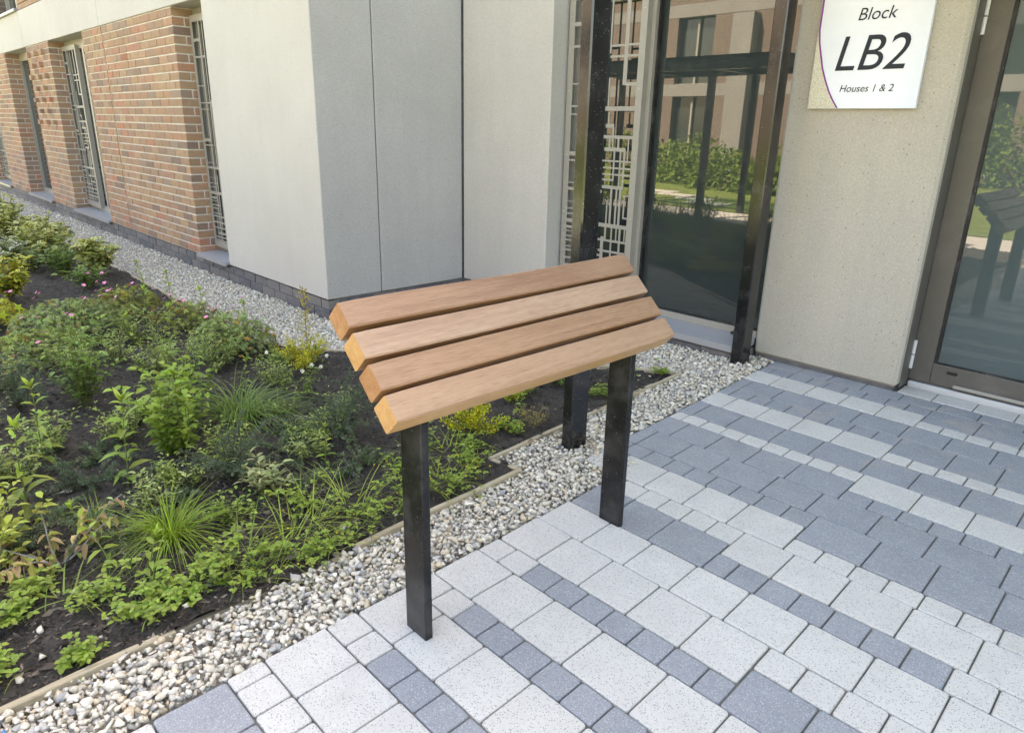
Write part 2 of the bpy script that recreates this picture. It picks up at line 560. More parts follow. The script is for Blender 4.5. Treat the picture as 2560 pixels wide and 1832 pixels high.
# ------------------------------------------------------------------ the setting: ground, lawn, path, paving bed
g = MB(); g.add([(-400, -400, -.30), (400, -400, -.30), (400, 400, -.30), (-400, 400, -.30)], [(0, 1, 2, 3)])
tag(g.build('ground', M['ground']), kind='structure')
g = MB(); g.add([(-30, -15.5, -.02), (16, -15.5, -.02), (16, -3.75, -.02), (-30, -3.75, -.02)], [(0, 1, 2, 3)])
tag(g.build('lawn', M['lawn']), kind='structure')
g = MB(); g.add([(-30, -3.75, -.03), (16, -3.75, -.03), (16, -2.3, -.03), (-30, -2.3, -.03)], [(0, 1, 2, 3)])
tag(g.build('path', M['path_gravel']), kind='structure')

# ------------------------------------------------------------------ paving
ROWS = [
 ('w', 4.165, 4.023, [-1.135, -0.961, -0.769, -0.587]),
 ('d', 4.023, 3.899, [-1.83, -1.646, -1.469, -1.283, -1.086, -0.901, -0.716, -0.525]),
 ('d', 3.899, 3.783, [-1.824, -1.756, -1.648, -1.536, -1.439, -1.335, -1.231, -1.115, -1.017, -0.908]),
 ('d', 3.899, 3.692, [-0.908, -0.681, -0.492]),
 ('w', 3.692, 3.607, [-0.908, -0.799, -0.692, -0.589, -0.485]),
 ('w', 3.783, 3.607, [-1.824, -1.665, -1.468, -1.282, -1.097, -0.908]),
 ('d', 3.607, 3.422, [-1.814, -1.745, -1.558, -1.334, -1.145, -0.919, -0.732, -0.545]),
 ('d', 3.422, 3.302, [-1.806, -1.74, -1.633, -1.534, -1.429, -1.324, -1.214, -1.107, -0.999, -0.892]),
 ('d', 3.422, 3.214, [-0.892, -0.665, -0.477]),
 ('w', 3.214, 3.124, [-0.889, -0.781, -0.674, -0.566, -0.46]),
 ('w', 3.302, 3.124, [-1.805, -1.675, -1.49, -1.309, -1.115, -0.889]),
 ('d', 3.124, 2.924, [-1.802, -1.724, -1.537, -1.315, -1.127, -0.903, -0.713, -0.526, -0.337]),
 ('w', 2.924, 2.832, [-1.796, -1.727, -1.622, -1.514, -1.412, -1.302, -1.198, -1.088, -0.985, -0.876]),
 ('w', 2.924, 2.738, [-0.876, -0.649, -0.46, -0.273]),
 ('d', 2.832, 2.641, [-1.793, -1.664, -1.477, -1.287, -1.099, -0.875]),
 ('d', 2.738, 2.641, [-0.873, -0.765, -0.658, -0.551, -0.444, -0.337]),
 ('d', 2.641, 2.455, [-1.787, -1.719, -1.527, -1.34, -1.112, -0.923, -0.698, -0.51, -0.282]),
 ('d', 2.455, 2.347, [-1.785, -1.717, -1.61, -1.5, -1.396, -1.288, -1.182, -1.077, -0.968, -0.863]),
 ('d', 2.455, 2.251, [-0.863, -0.634, -0.445, -0.256]),
 ('w', 2.347, 2.156, [-1.778, -1.663, -1.458, -1.273, -1.084, -0.862]),
 ('w', 2.251, 2.156, [-0.859, -0.749, -0.641, -0.534, -0.428, -0.32, -0.215]),
 ('w', 2.156, 2.048, [-1.586, -1.531, -1.419, -1.318, -1.213, -1.105, -0.997]),
 ('w', 2.156, 1.971, [-0.997, -0.81, -0.62, -0.431, -0.241]),
 ('d', 2.048, 1.855, [-1.584, -1.412, -1.219, -0.996]),
 ('d', 1.971, 1.855, [-0.994, -0.912, -0.808, -0.699, -0.592, -0.484, -0.376, -0.268]),
 ('w', 1.971, 1.855, [-0.268, -0.159, -0.05]),
 ('w', 1.855, 1.674, [-1.586, -1.371, -1.186, -1.004, -0.811, -0.62, -0.431, -0.242]),
 ('w', 1.674, 1.481, [-1.583, -1.404, -1.216, -1.027, -0.837, -0.652]),
 ('w', 1.674, 1.561, [-0.651, -0.543, -0.436, -0.329]),
 ('w', 1.481, 1.38, [-1.586, -1.487, -1.376]),
 ('d', 1.481, 1.38, [-1.376, -1.269, -1.161, -1.056, -0.945, -0.837, -0.729, -0.646]),
 ('d', 1.561, 1.38, [-0.646, -0.459]),
 ('w', 1.38, 1.185, [-1.583, -1.398, -1.211, -1.018, -0.79, -0.606]),
 ('w', 1.185, 1.083, [-1.58, -1.471, -1.362]),
 ('d', 1.185, 1.083, [-1.362, -1.256, -1.147, -1.038, -0.931, -0.823]),
 ('w', 1.083, 0.891, [-1.575, -1.393, -1.205, -1.016]),
 ('w', 0.891, 0.789, [-1.58, -1.474, -1.372]),
 ('d', 0.891, 0.789, [-1.372, -1.26, -1.15, -1.045]),
 ('w', 0.789, 0.597, [-1.578, -1.392, -1.2]),
 ('w', 0.597, 0.492, [-1.573, -1.511, -1.402, -1.292]),
 ('d', 0.492, 0.304, [-1.563, -1.381]),
 ('w', 0.304, 0.112, [-1.557, -1.37, -1.18]),
]
XEND = 1.6
open_end = {0, 1, 3, 4, 6, 8, 9, 11, 13, 15, 16, 18, 20, 22, 25, 26, 28, 31, 32, 34, 35, 37, 38, 39, 40, 41}
PAV = []
for i, (c, yt, yb, xs) in enumerate(ROWS):
    xs = list(xs)
    if i in open_end:
        wd = .108 if yt - yb < .14 else .191
        while xs[-1] < XEND: xs.append(xs[-1] + wd * (1.2 if (wd > .15 and rng.random() < .25) else 1))
    for a, b in zip(xs, xs[1:]): PAV.append((c, a, b, yb, yt))
y = .112; k = 0
while y > -2.3:                                    # the same paving goes on towards the lawn
    d = .104 if k % 3 == 0 else .19
    xs = [-1.555 + .03 * (y > -9) * 0]
    while xs[-1] < XEND: xs.append(xs[-1] + (.108 if d < .15 else .191))
    for a, b in zip(xs, xs[1:]): PAV.append(('d' if (k % 3 == 0) else 'w', a, b, y - d, y))
    y -= d; k += 1


def paver_mesh(x0, x1, y0, y1, zt, tilt):
    gp = .0021
    sk = .028
    x0 += gp; x1 -= gp; y0 += gp; y1 -= gp
    ym = (y0 + y1) / 2; c = .008; ch = .0042
    def ring(ins, dz):
        a0, a1, b0, b1 = x0 + ins, x1 - ins, y0 + ins, y1 - ins
        P = [(a0 + c, b0), (a1 - c, b0), (a1 - c * .3, b0 + c * .3), (a1, b0 + c), (a1, b1 - c), (a1 - c * .3, b1 - c * .3), (a1 - c, b1), (a0 + c, b1), (a0 + c * .3, b1 - c * .3), (a0, b1 - c), (a0, b0 + c), (a0 + c * .3, b0 + c * .3)]
        return [(px - sk * (py - ym), py, zt + dz + (px - x0) * tilt[0] + (py - y0) * tilt[1] + .02 * max(0, py - 1.4) - .02 * max(0, ym - 1.4)) for px, py in P]
    V = ring(ch, 0) + ring(ch * .3, -.0016) + ring(0, -.005) + ring(0, -.045)
    n = 12; F = [tuple(range(n))]
    for r in range(3):
        for j in range(n): F.append(((r + 1) * n + j, (r + 1) * n + (j + 1) % n, r * n + (j + 1) % n, r * n + j))
    return V, F


pave = MB()
pv = [(-1.60, -2.3), (2.4, -2.3), (2.4, 4.26), (-1.84, 4.26), (-1.80, 2.35), (-1.60, 2.34)]
nx, ny = 12, 34
gx = np.linspace(-1.86, 2.0, nx); gy = np.linspace(-2.3, 4.32, ny)
V = [(x, y_, float(zg(0, y_)) - .0085) for y_ in gy for x in gx]
F = [(j * nx + i, j * nx + i + 1, (j + 1) * nx + i + 1, (j + 1) * nx + i) for j in range(ny - 1) for i in range(nx - 1) if not (gx[i] < -1.62 and gy[j] < 2.3)]
paving = obj('paving', V, F, M['joint_sand'])
tag(paving, kind='structure')
far = {'w': MB(), 'd': MB()}
cnt = 0
for (c, x0, x1, y0, y1) in PAV:
    ym = (y0 + y1) / 2
    zt = float(zg(0, ym)) + rng.normal(0, .0009)
    V, F = paver_mesh(x0, x1, y0, y1, zt, rng.normal(0, .004, 2))
    px, py, pz = proj(np.array([(x0, y0, 0), (x1, y0, 0), (x1, y1, 0), (x0, y1, 0), ((x0 + x1) / 2, ym, 0)]))
    vis = np.any((px > -.01) & (px < 1.01) & (py > -.01) & (py < 1.012) & (pz > .2))
    if vis:
        obj('paver', V, F, M['paver_light' if c == 'w' else 'paver_dark'], paving); cnt += 1
    else:
        far[c].add(V, F)
for c, nm in (('w', 'light_pavers'), ('d', 'dark_pavers')):
    tag(far[c].build(nm, M['paver_light' if c == 'w' else 'paver_dark'], paving), kind='stuff')
print('pavers in view', cnt)

# ------------------------------------------------------------------ the brick and concrete building
bld = thing('brick_building', (XB, YA, 0), 'brick and pale concrete building with screened windows and glazed entrance door', 'building')
ROOF = 6.6

# --- brickwork
BH, BL, BD, BJ = .0620, .2125, .1025, .0125
CZ0, CP = .158, .0744


def brick_box(x0, x1, y0, y1, z0, z1):
    return bevel_box(x0, x1, y0, y1, z0, z1, .0022)


_bm = {}
def brick_mesh(dx, dy, dz, mat):
    k = (round(dx, 3), round(dy, 3), round(dz, 3), mat)
    if k not in _bm:
        ms = []
        for v in range(3):
            V, F = brick_box(-dx / 2, dx / 2, -dy / 2, dy / 2, -dz / 2, dz / 2)
            V = np.array(V) + rng.normal(0, .0008, (len(V), 3))
            me = mesh_np('brick', V, F)
            me.materials.append(M[mat]); ms.append(me)
        _bm[k] = ms
    return _bm[k][rng.integers(0, 3)]


def put_brick(name, x0, x1, y0, y1, z0, z1, parent, mat):
    me = brick_mesh(x1 - x0, y1 - y0, z1 - z0, mat)
    return inst(name, me, ((x0 + x1) / 2, (y0 + y1) / 2 + rng.normal(0, .0012), (z0 + z1) / 2), parent)


class Joined:
    def __init__(s): s.V = []; s.F = []; s.C = []
    def brick(s, x0, x1, y0, y1, z0, z1):
        V, F = MB().box(x0, x1, y0, y1, z0, z1).V, BF
        n = len(s.V); s.V += V; s.F += [tuple(i + n for i in f) for f in F]
        s.C += [(rng.random(),) * 3] * 8
    def build(s, name, mat, parent):
        if s.V: return tag(obj(name, np.array(s.V), s.F, M[mat], parent, cols=np.array(s.C)), kind='stuff')


def course_layout(xr, xl, odd, step=BL + BJ, half=BD):
    """bricks from the right end xr to the left end xl"""
    out = []; x = xr
    first = True
    while x > xl + .02:
        ln = (half if (first and not odd) else BL)
        a = max(x - ln, xl)
        out.append((a, x)); x = a - BJ; first = False
    return out


def pier(xl, xr, individual, courses=29, split=None):
    core = MB().box(xl + .008, xr - .008, YA + .008, YA + .196, .150, 2.312)
    core.box(xl + .02, xr - .02, YA + .196, 3.0, .10, 2.40)
    po = core.build('brick_pier', M['mortar'], bld)
    J = Joined()
    for i in range(courses):
        z0 = CZ0 + i * CP; z1 = z0 + BH; odd = i % 2
        segs = [(xr, xl)] if split is None else [(xr, split + .006), (split - .006, xl)]
        for si, (a, b) in enumerate(segs):
            for bi, (x0, x1) in enumerate(course_layout(a, b, odd)):
                corner = (bi == 0 and si == 0)
                y1 = YA + (.190 if (corner and not odd) else BD)
                if individual and si == 0: put_brick('brick', x0, x1, YA, y1, z0, z1, po, 'brick_face')
                else: J.brick(x0, x1, YA + rng.normal(0, .001), y1, z0, z1)
                if corner and odd:
                    if individual: put_brick('brick', x1 - BD, x1, YA + BD + BJ, YA + .190, z0, z1, po, 'brick_face')
                    else: J.brick(x1 - BD, x1, YA + BD + BJ, YA + .190, z0, z1)
    J.build('bricks', 'brick_joined', po)
    return po


p2 = pier(-9.84, -6.984, True, split=-9.087)
p3 = pier(-12.77, -11.475, False)
p4 = pier(-15.9, -14.35, False)
p5 = pier(-19.6, -17.45, False)
gapo = MB().box(-9.0925, -9.0815, YA + .004, YA + .010, .155, 2.311).build('movement_joint', M['gasket'], p2)
for r_, (zc, n) in enumerate(((2.19, 3), (2.042, 2), (1.893, 3), (1.743, 2), (1.595, 3), (1.446, 2), (1.297, 3))):
    i = round((zc - CZ0 - BH / 2) / CP); z0 = CZ0 + i * CP
    for x in ((-12.60, -12.18, -11.77) if n == 3 else (-12.40, -11.98)):
        put_brick('projecting_brick', x - BD / 2, x + BD / 2, YA - .045, YA + .05, z0, z0 + BH, p3, 'brick_face')
for z0 in (CZ0 + 26 * CP, CZ0 + 24 * CP):                      # terracotta air bricks
    m = MB()
    for k in range(10): m.box(-8.535 + k * .0215, -8.535 + k * .0215 + .012, YA - .004, YA + .03, z0, z0 + BH)
    m.build('air_brick', M['brick_face'], p2)

# --- precast band over the ground floor, upper storey
for (a, b) in ((-9.10, -6.302), (-12.845, -9.11), (-16.6, -12.855), (-20.4, -16.61)):
    MB().bbox(a, b, YA - .006, YA + .26, 2.314, 2.783, .005).build('lintel_panel', M['concrete_smooth'], bld)
up = MB()
up.box(-12.83, -6.30, YA + .012, YA + .3, 2.786, ROOF).box(-20.4, -14.45, YA + .012, YA + .3, 2.786, ROOF).box(-14.45, -12.83, YA + .012, YA + .3, 4.6, ROOF)
upo = up.build('upper_wall', M['far_brick'], bld)
J = Joined()
for i in range(6):
    z0 = 2.792 + i * CP
    for (a, b) in ((-10.0, -12.83), (-14.45, -16.6)):
        for x0, x1 in course_layout(a, b, i % 2): J.brick(x0, x1, YA, YA + .06, z0, z0 + BH)
        J.brick(b if a < -13 else b, (b if a < -13 else b) + .001, YA, YA + .01, z0, z0 + .001)
    J.brick(-14.45 - BD, -14.452, YA + .06, YA + .20, z0, z0 + BH)
J.build('upper_bricks', 'brick_joined', upo)
MB().bbox(-14.46, -12.88, YA - .04, YA + .2, 2.785, 2.822, .004).build('window_sill', M['sill_grey'], bld)
w = MB().box(-14.44, -12.84, YA + .21, YA + .23, 2.83, 4.6).build('window', M['window_glass'], bld)
MB().box(-14.44, -14.38, YA + .16, YA + .215, 2.83, 4.6).box(-13.7, -13.64, YA + .16, YA + .215, 2.83, 4.6).box(-12.9, -12.84, YA + .16, YA + .215, 2.83, 4.6).build('frame', M['frame_light'], w)

# --- concrete corner block, return wall and entrance walls
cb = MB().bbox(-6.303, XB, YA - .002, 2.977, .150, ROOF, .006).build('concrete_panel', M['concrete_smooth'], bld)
cb.data.materials.append(M['concrete_shaded'])
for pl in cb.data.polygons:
    if pl.normal.x > .9: pl.material_index = 1  # side face takes the darker copy, its shade is painted in
MB().bbox(-5.0, XB, 2.985, 3.789, .150, ROOF, .004).build('concrete_panel', M['concrete_shaded'], bld)  # return wall panel, shade painted in by the darker concrete
MB().bbox(XB + .010, -3.608, Y3, 4.10, .150, ROOF, .006).build('concrete_panel', M['concrete_smooth'], bld)
MB().bbox(-1.980, -1.140, YPIER, 4.34, .073, 2.75, .016).build('concrete_pier', M['concrete_exposed'], bld)
MB().box(-1.975, -1.16, YPIER + .02, 4.30, -.05, .078).build('dark_base', M['mortar_dark'], bld)
MB().box(-5.0, XB - .012, 2.7, 4.4, .1, ROOF - .1).build('wall_core', M['mortar_dark'], bld)
MB().bbox(-.04, 8.0, YPIER, 4.34, .073, 2.75, .012).build('concrete_wall', M['concrete_exposed'], bld)
MB().bbox(-3.606, 8.0, 4.035, 4.45, 2.752, ROOF, .006).build('concrete_wall', M['concrete_exposed'], bld)
MB().box(-3.606, -1.982, 3.985, 4.40, 2.56, 2.75).build('lintel', M['concrete_shaded'], bld)
MB().box(-20.5, -6.2, YA + .301, 10.0, .0, ROOF - .2).box(-6.2, 8.0, 4.46, 10.0, 0, ROOF - .2).build('rear_walls', M['mortar_dark'], bld)
MB().box(-20.6, XB + .03, YA - .05, 10.1, ROOF + .002, ROOF + .12).box(XB + .03, 8.1, 3.98, 10.1, ROOF + .002, ROOF + .12).build('roof', M['roof_felt'], bld)

# --- engineering-brick plinth
plin = MB().box(-20.4, -4.58, YA + .013, YA + .3, -.1, .148).box(-5.0, -4.58, 2.7, 3.9, -.1, .148).box(-4.7, -3.60, Y3 + .013, 4.2, -.1, .149).box(-3.62, -1.99, 3.853, 4.2, -.1, .10)
plo = plin.build('plinth', M['mortar_dark'], bld)
J = Joined()
for c_, (z0, z1) in enumerate(((-.008, .066), (.074, .141))):
    for x0, x1 in course_layout(-4.572, -20.3, c_ == 0):
        if x1 > -10.2: put_brick('plinth_brick', x0, x1, YA + .006, YA + .1, z0, z1, plo, 'plinth_face')
        else: J.brick(x0, x1, YA + .006, YA + .1, z0, z1)
    yy = YA + .11 + (.06 if c_ else 0)
    while yy < 3.72:
        put_brick('plinth_brick', -4.68, -4.573, yy, min(yy + BL, 3.79), z0, z1, plo, 'plinth_face'); yy += BL + BJ
    x1 = -3.61 - (.11 if c_ else 0)
    while x1 > -4.5:
        put_brick('plinth_brick', max(x1 - BL, -4.56), x1, Y3 + .006, Y3 + .1, z0, z1, plo, 'plinth_face'); x1 -= BL + BJ
x1 = -2.03
while x1 > -3.5:
    put_brick('plinth_brick', x1 - BL, x1, 3.845, 3.93, .004, .078, plo, 'plinth_face'); x1 -= BL + BJ
J.build('plinth_bricks', 'plinth_joined', plo)
MB().box(-20.3, -4.568, YA + .0035, YA + .05, .1425, .1495).build('damp_course', M['gasket'], bld)

# --- laser-cut window screens
SCR = [(-3.218, -2.979, 1.889, 1.903), (-3.212, -2.983, 1.824, 1.838), (-3.066, -2.982, 1.649, 1.671), (-3.30, -2.982, 1.496, 1.524), (-3.216, -3.145, 1.389, 1.413), (-3.541, -3.40, 2.036, 2.061), (-3.541, -3.33, 1.902, 1.918), (-3.541, -3.40, 1.667, 1.677), (-3.541, -3.30, 1.522, 1.533), (-3.541, -3.36, 1.469, 1.479), (-3.097, -3.066, 1.654, 2.20), (-3.218, -3.206, 1.85, 2.20), (-3.212, -3.201, 1.509, 1.703), (-3.199, -3.188, 1.406, 1.489), (-3.155, -3.145, 1.30, 1.407),
 (-3.30, -2.983, 1.319, 1.34), (-3.216, -3.036, 1.237, 1.261), (-3.219, -3.036, .988, 1.01), (-3.30, -2.984, 1.168, 1.179), (-3.218, -2.984, 1.122, 1.133), (-3.221, -2.984, 1.079, 1.09), (-3.219, -3.121, 1.041, 1.055), (-3.541, -2.981, .724, .75), (-3.30, -2.986, .625, .64), (-3.222, -2.987, .549, .564), (-3.031, -2.985, .947, .954), (-3.014, -2.985, .795, .806),
 (-3.541, -3.40, 1.195, 1.223), (-3.541, -3.36, 1.157, 1.169), (-3.541, -3.40, 1.004, 1.012), (-3.541, -3.22, .955, .975), (-3.541, -3.40, .871, .877), (-3.541, -3.35, .82, .828), (-3.541, -3.40, .783, .793), (-3.541, -3.40, .681, .700), (-3.541, -3.40, .658, .665), (-3.541, -3.36, .618, .629), (-3.541, -3.40, .586, .598), (-3.541, -3.36, .542, .551), (-3.541, -3.20, .512, .527),
 (-3.182, -3.168, 1.258, 1.33), (-3.151, -3.141, 1.257, 1.391), (-3.107, -3.092, 1.258, 1.33), (-3.019, -3.01, 1.17, 1.33), (-3.048, -3.034, .996, 1.25), (-3.134, -3.121, 1.046, 1.25), (-3.081, -3.069, 1.0, 1.25), (-3.141, -3.125, .741, 1.0), (-3.095, -3.081, .741, 1.0), (-3.064, -3.047, .741, 1.0), (-3.171, -3.16, .737, .912), (-3.024, -3.013, .795, .952), (-3.174, -3.159, .63, .73), (-3.117, -3.105, .50, .73), (-3.074, -3.064, .63, .73), (-3.045, -3.03, .50, .73), (-3.001, -2.992, .63, .73), (-3.204, -3.179, .40, .656),
 (-3.41, -3.39, .22, 1.60), (-3.33, -3.316, .95, 2.20), (-3.41, -3.385, 1.60, 2.20), (-3.30, -3.288, .22, 1.55), (-3.36, -3.348, .40, .90), (-3.47, -3.46, .22, .50),
 (-3.541, -2.98, .455, .470), (-3.541, -2.98, .405, .417), (-3.46, -2.98, .352, .372), (-3.541, -3.1, .318, .328), (-3.541, -2.98, .285, .296), (-3.24, -3.228, .22, .46), (-3.15, -3.138, .22, .41), (-3.08, -3.068, .29, .52), (-3.02, -3.008, .22, .52)]


def lattice(rects, z0, z1):
    rects = [(a + 3.587, b + 3.587, c, d) for a, b, c, d in rects]
    W = .654
    rects += [(0, .05, z0, z1), (W - .05, W, z0, z1), (0, W, z0, z0 + .055), (0, W, z1 - .055, z1)]
    xs = sorted({round(v, 4) for r in rects for v in r[:2]}); zs = sorted({round(v, 4) for r in rects for v in r[2:]})
    xs = [v for v in xs if 0 <= v <= W]; zs = [v for v in zs if z0 <= v <= z1]
    fill = np.zeros((len(xs) - 1, len(zs) - 1), bool)
    for i in range(len(xs) - 1):
        for j in range(len(zs) - 1):
            cx, cz = (xs[i] + xs[i + 1]) / 2, (zs[j] + zs[j + 1]) / 2
            fill[i, j] = any(a < cx < b and c < cz < d for a, b, c, d in rects)
    V = []; idx = {}; F = []
    th = .004
    def vi(i, j, s):
        if (i, j, s) not in idx: idx[(i, j, s)] = len(V); V.append((xs[i], s * th, zs[j]))
        return idx[(i, j, s)]
    nx, nz = fill.shape
    for i in range(nx):
        for j in range(nz):
            if not fill[i, j]: continue
            F.append((vi(i, j, 0), vi(i + 1, j, 0), vi(i + 1, j + 1, 0), vi(i, j + 1, 0)))
            F.append((vi(i, j, 1), vi(i, j + 1, 1), vi(i + 1, j + 1, 1), vi(i + 1, j, 1)))
            if i == 0 or not fill[i - 1, j]: F.append((vi(i, j, 0), vi(i, j + 1, 0), vi(i, j + 1, 1), vi(i, j, 1)))
            if i == nx - 1 or not fill[i + 1, j]: F.append((vi(i + 1, j, 0), vi(i + 1, j, 1), vi(i + 1, j + 1, 1), vi(i + 1, j + 1, 0)))
            if j == 0 or not fill[i, j - 1]: F.append((vi(i, j, 0), vi(i, j, 1), vi(i + 1, j, 1), vi(i + 1, j, 0)))
            if j == nz - 1 or not fill[i, j + 1]: F.append((vi(i, j + 1, 0), vi(i + 1, j + 1, 0), vi(i + 1, j + 1, 1), vi(i, j + 1, 1)))
    return np.array(V), F


LV, LF = lattice(SCR, .225, 2.25)


def screen(x, y, parent, depth=.10, mirror=False):
    V = LV.copy()
    F = LF
    if mirror:
        V[:, 0] = .654 - V[:, 0]; F = [f[::-1] for f in LF]
    V = V + np.array((x, y, 0))
    s = obj('screen', V, F, M['frame_light'], parent)
    W = .654
    for xa in (x, x + W - .004):
        MB().box(xa, xa + .004, y + .0045, y + depth, .23, 2.245).build('screen_return', M['frame_light'], s)
    m = MB()
    for zz in (.42, .80, 1.20, 1.63, 2.10):
        for xx in (x + .022, x + W - .022):
            Vt, Ft = tube([(xx, y - .003, zz), (xx, y + .003, zz)], .0035, 6); m.add(Vt, Ft)
    m.build('screen_bolts', M['steel_pin'], s)
    return s


# --- facade windows
def facade_window(xl, xr, scr=None, mull=()):
    yb = YA + .205
    w = MB().box(xl, xr, yb + .02, yb + .03, .18, 2.314).build('window', M['window_glass'], bld)
    f = MB()
    f.box(xl, xl + .055, yb - .02, yb + .018, .185, 2.312).box(xr - .055, xr, yb - .02, yb + .018, .185, 2.312)
    f.box(xl + .055, xr - .055, yb - .018, yb + .018, .185, .25).box(xl + .055, xr - .055, yb - .018, yb + .018, 2.20, 2.312)
    for mx_ in mull: f.box(mx_ - .035, mx_ + .035, yb - .022, yb + .017, .251, 2.199)
    f.build('frame', M['frame_light'], w)
    V = [(xl, YA - .038, .136), (xr, YA - .038, .136), (xr, YA - .038, .170), (xl, YA - .038, .170), (xl, yb - .02, .184), (xr, yb - .02, .184), (xl, yb - .02, .150), (xr, yb - .02, .150)]
    F = [(0, 1, 2, 3), (3, 2, 5, 4), (4, 5, 7, 6), (6, 7, 1, 0), (0, 3, 4, 6), (1, 7, 5, 2)]
    obj('sill', V, F, M['sill_grey'], w)
    MB().box(xr - .004, xr + .006, YA - .03, YA - .001, .136, .150).build('sill_end', M['gasket'], w)
    if scr is not None: screen(scr, YA + .145, w, .055)
    return w


facade_window(-6.982, -6.306, -6.972)
facade_window(-11.473, -9.842, -11.47, (-10.62,))
facade_window(-14.348, -12.772, None, (-13.5,))
facade_window(-17.448, -15.902, -17.44, (-16.6,))

# --- entrance window
ww = MB().box(-3.60, -1.985, 4.055, 4.065, .18, 2.56).build('entrance_window', M['window_glass'], bld)
f = MB()
f.box(-2.978, -2.905, 3.990, 4.05, .165, 2.56).box(-3.604, -3.55, 4.0, 4.05, .165, 2.56)
f.box(-3.55, -2.978, 4.005, 4.05, 2.17, 2.56).box(-2.897, -1.985, 4.005, 4.05, 2.22, 2.56)
f.box(-2.905, -1.985, 4.030, 4.05, .160, .204).box(-3.55, -2.978, 4.030, 4.05, .160, .204)
f.build('frame', M['frame_light'], ww)
MB().box(-2.905, -2.893, 4.020, 4.054, .205, 2.56).box(-2.893, -1.985, 4.040, 4.054, .205, .214).build('glazing_seal', M['gasket'], ww)
V = [(-3.60, 3.82, .098), (-1.99, 3.82, .098), (-1.99, 3.82, .138), (-3.60, 3.82, .138), (-3.60, 4.031, .159), (-1.99, 4.031, .159), (-3.60, 4.031, .12), (-1.99, 4.031, .12)]
obj('sill', V, [(0, 1, 2, 3), (3, 2, 5, 4), (4, 5, 7, 6), (6, 7, 1, 0), (0, 3, 4, 6), (1, 7, 5, 2)], M['sill_grey'], ww)
MB().bbox(-2.14, -2.08, 3.985, 4.03, .165, .178, .004).build('vent_cap', M['gasket'], ww)
screen(-3.587, 3.94, ww, .06)

# --- glazed door
door = MB()
DX0, DX1, DZ0, DZ1 = -1.136, -.16, .092, 2.40
door.bbox(DX0, DX0 + .108, YDOOR - .03, YDOOR + .03, DZ0, DZ1, .003).bbox(DX1 - .116, DX1, YDOOR - .03, YDOOR + .03, DZ0, DZ1, .003)
door.bbox(DX0 + .109, DX1 - .117, YDOOR - .029, YDOOR + .03, DZ0, .208, .003).bbox(DX0 + .109, DX1 - .117, YDOOR - .029, YDOOR + .03, 2.28, DZ1, .003)
dr = door.build('door', M['frame_taupe'], bld)
MB().box(DX0 + .109, DX1 - .118, YDOOR - .012, YDOOR + .006, .2085, 2.28).build('glass', M['door_glass'], dr)
MB().box(DX0 + .1085, DX0 + .124, YDOOR - .026, YDOOR - .013, .2085, 2.28).box(DX0 + .124, DX1 - .118, YDOOR - .026, YDOOR - .013, .2085, .2155).build('glazing_seal', M['gasket'], dr)
MB().bbox(-.910, DX1 - .02, YDOOR - .046, YDOOR - .0305, .098, .116, .004).build('weather_bar', M['frame_light'], dr)
MB().bbox(-.953, -.903, YDOOR - .040, YDOOR - .0295, .169, .182, .003).build('drain_cover', M['gasket'], dr)
for z in (.158, 1.845):
    for a in (0, .083):
        V, F = tube([(DX0 + .004, YDOOR - .042, z + a), (DX0 + .004, YDOOR - .042, z + a + .077)], .0098, 14)
        obj('hinge', V, F, M['steel_pin'], dr)
V, F = tube([(DX1 - .06, YDOOR - .085, .8), (DX1 - .06, YDOOR - .085, 1.5)], .016, 12)
obj('pull_handle', V, F, M['steel_pin'], dr)
fr_ = MB().bbox(-1.1395, -1.1265, YPIER + .017, YDOOR - .055, .066, 2.5, .002).box(-1.1395, DX0 - .022, YDOOR - .054, YDOOR + .05, .066, 2.5) if False else MB()
fr_.bbox(-1.1395, -1.1375, YPIER + .055, YDOOR - .031, .062, 2.5, .0005).bbox(-1.220, -1.1365, YDOOR - .0305, YDOOR + .05, .062, 2.5, .0005).box(-1.1265, -.04, YDOOR - .05, YDOOR + .05, 2.405, 2.5)
fr_.box(DX1 + .004, -.045, YDOOR - .05, YDOOR + .05, .062, 2.405)
fr_.build('door_frame', M['frame_taupe'], dr)
MB().bbox(-1.130, -.05, 4.170, 4.30, .030, .084, .006).build('threshold', M['threshold'], bld)
MB().box(-1.98, -.05, 4.345, 4.45, .05, 2.75).build('lobby_wall', M['roof_felt'], bld)

# ------------------------------------------------------------------ entrance sign on the pier
sg = thing('entrance_sign', (-1.58, 3.98, 1.51), 'white acrylic sign reading Block LB2 Houses 1 & 2 on the concrete pier', 'sign')
SX0, SX1, SZ0, SZ1, SY = -1.848, -1.303, 1.508, 2.30, 3.980
MB().bbox(SX0, SX1, SY, SY + .026, SZ0, SZ1, .002).build('panel', M['sign_white'], sg)
curve = [(-1.851, 2.042), (-1.853, 1.97), (-1.846, 1.897), (-1.836, 1.837), (-1.822, 1.785), (-1.800, 1.709), (-1.776, 1.652), (-1.748, 1.595), (-1.721, 1.552), (-1.690, 1.5105)]
curve = [(max(a, SX0 + .003), b) for a, b in curve]
V = []; F = []
for i, (a, b) in enumerate(curve): V += [(a, SY - .0014, b), (SX0 + .0025, SY - .0014, b)]
for i in range(len(curve) - 1): F.append((2 * i, 2 * i + 1, 2 * i + 3, 2 * i + 2))
obj('stone_patch', V, F, M['sign_stone'], sg)
V = []; F = []
for i, (a, b) in enumerate(curve): V += [(a, SY - .0022, b), (a + .0095, SY - .0022, b)]
for i in range(len(curve) - 1): F.append((2 * i, 2 * i + 2, 2 * i + 3, 2 * i + 1))
obj('purple_arc', V, F, M['sign_purple'], sg)


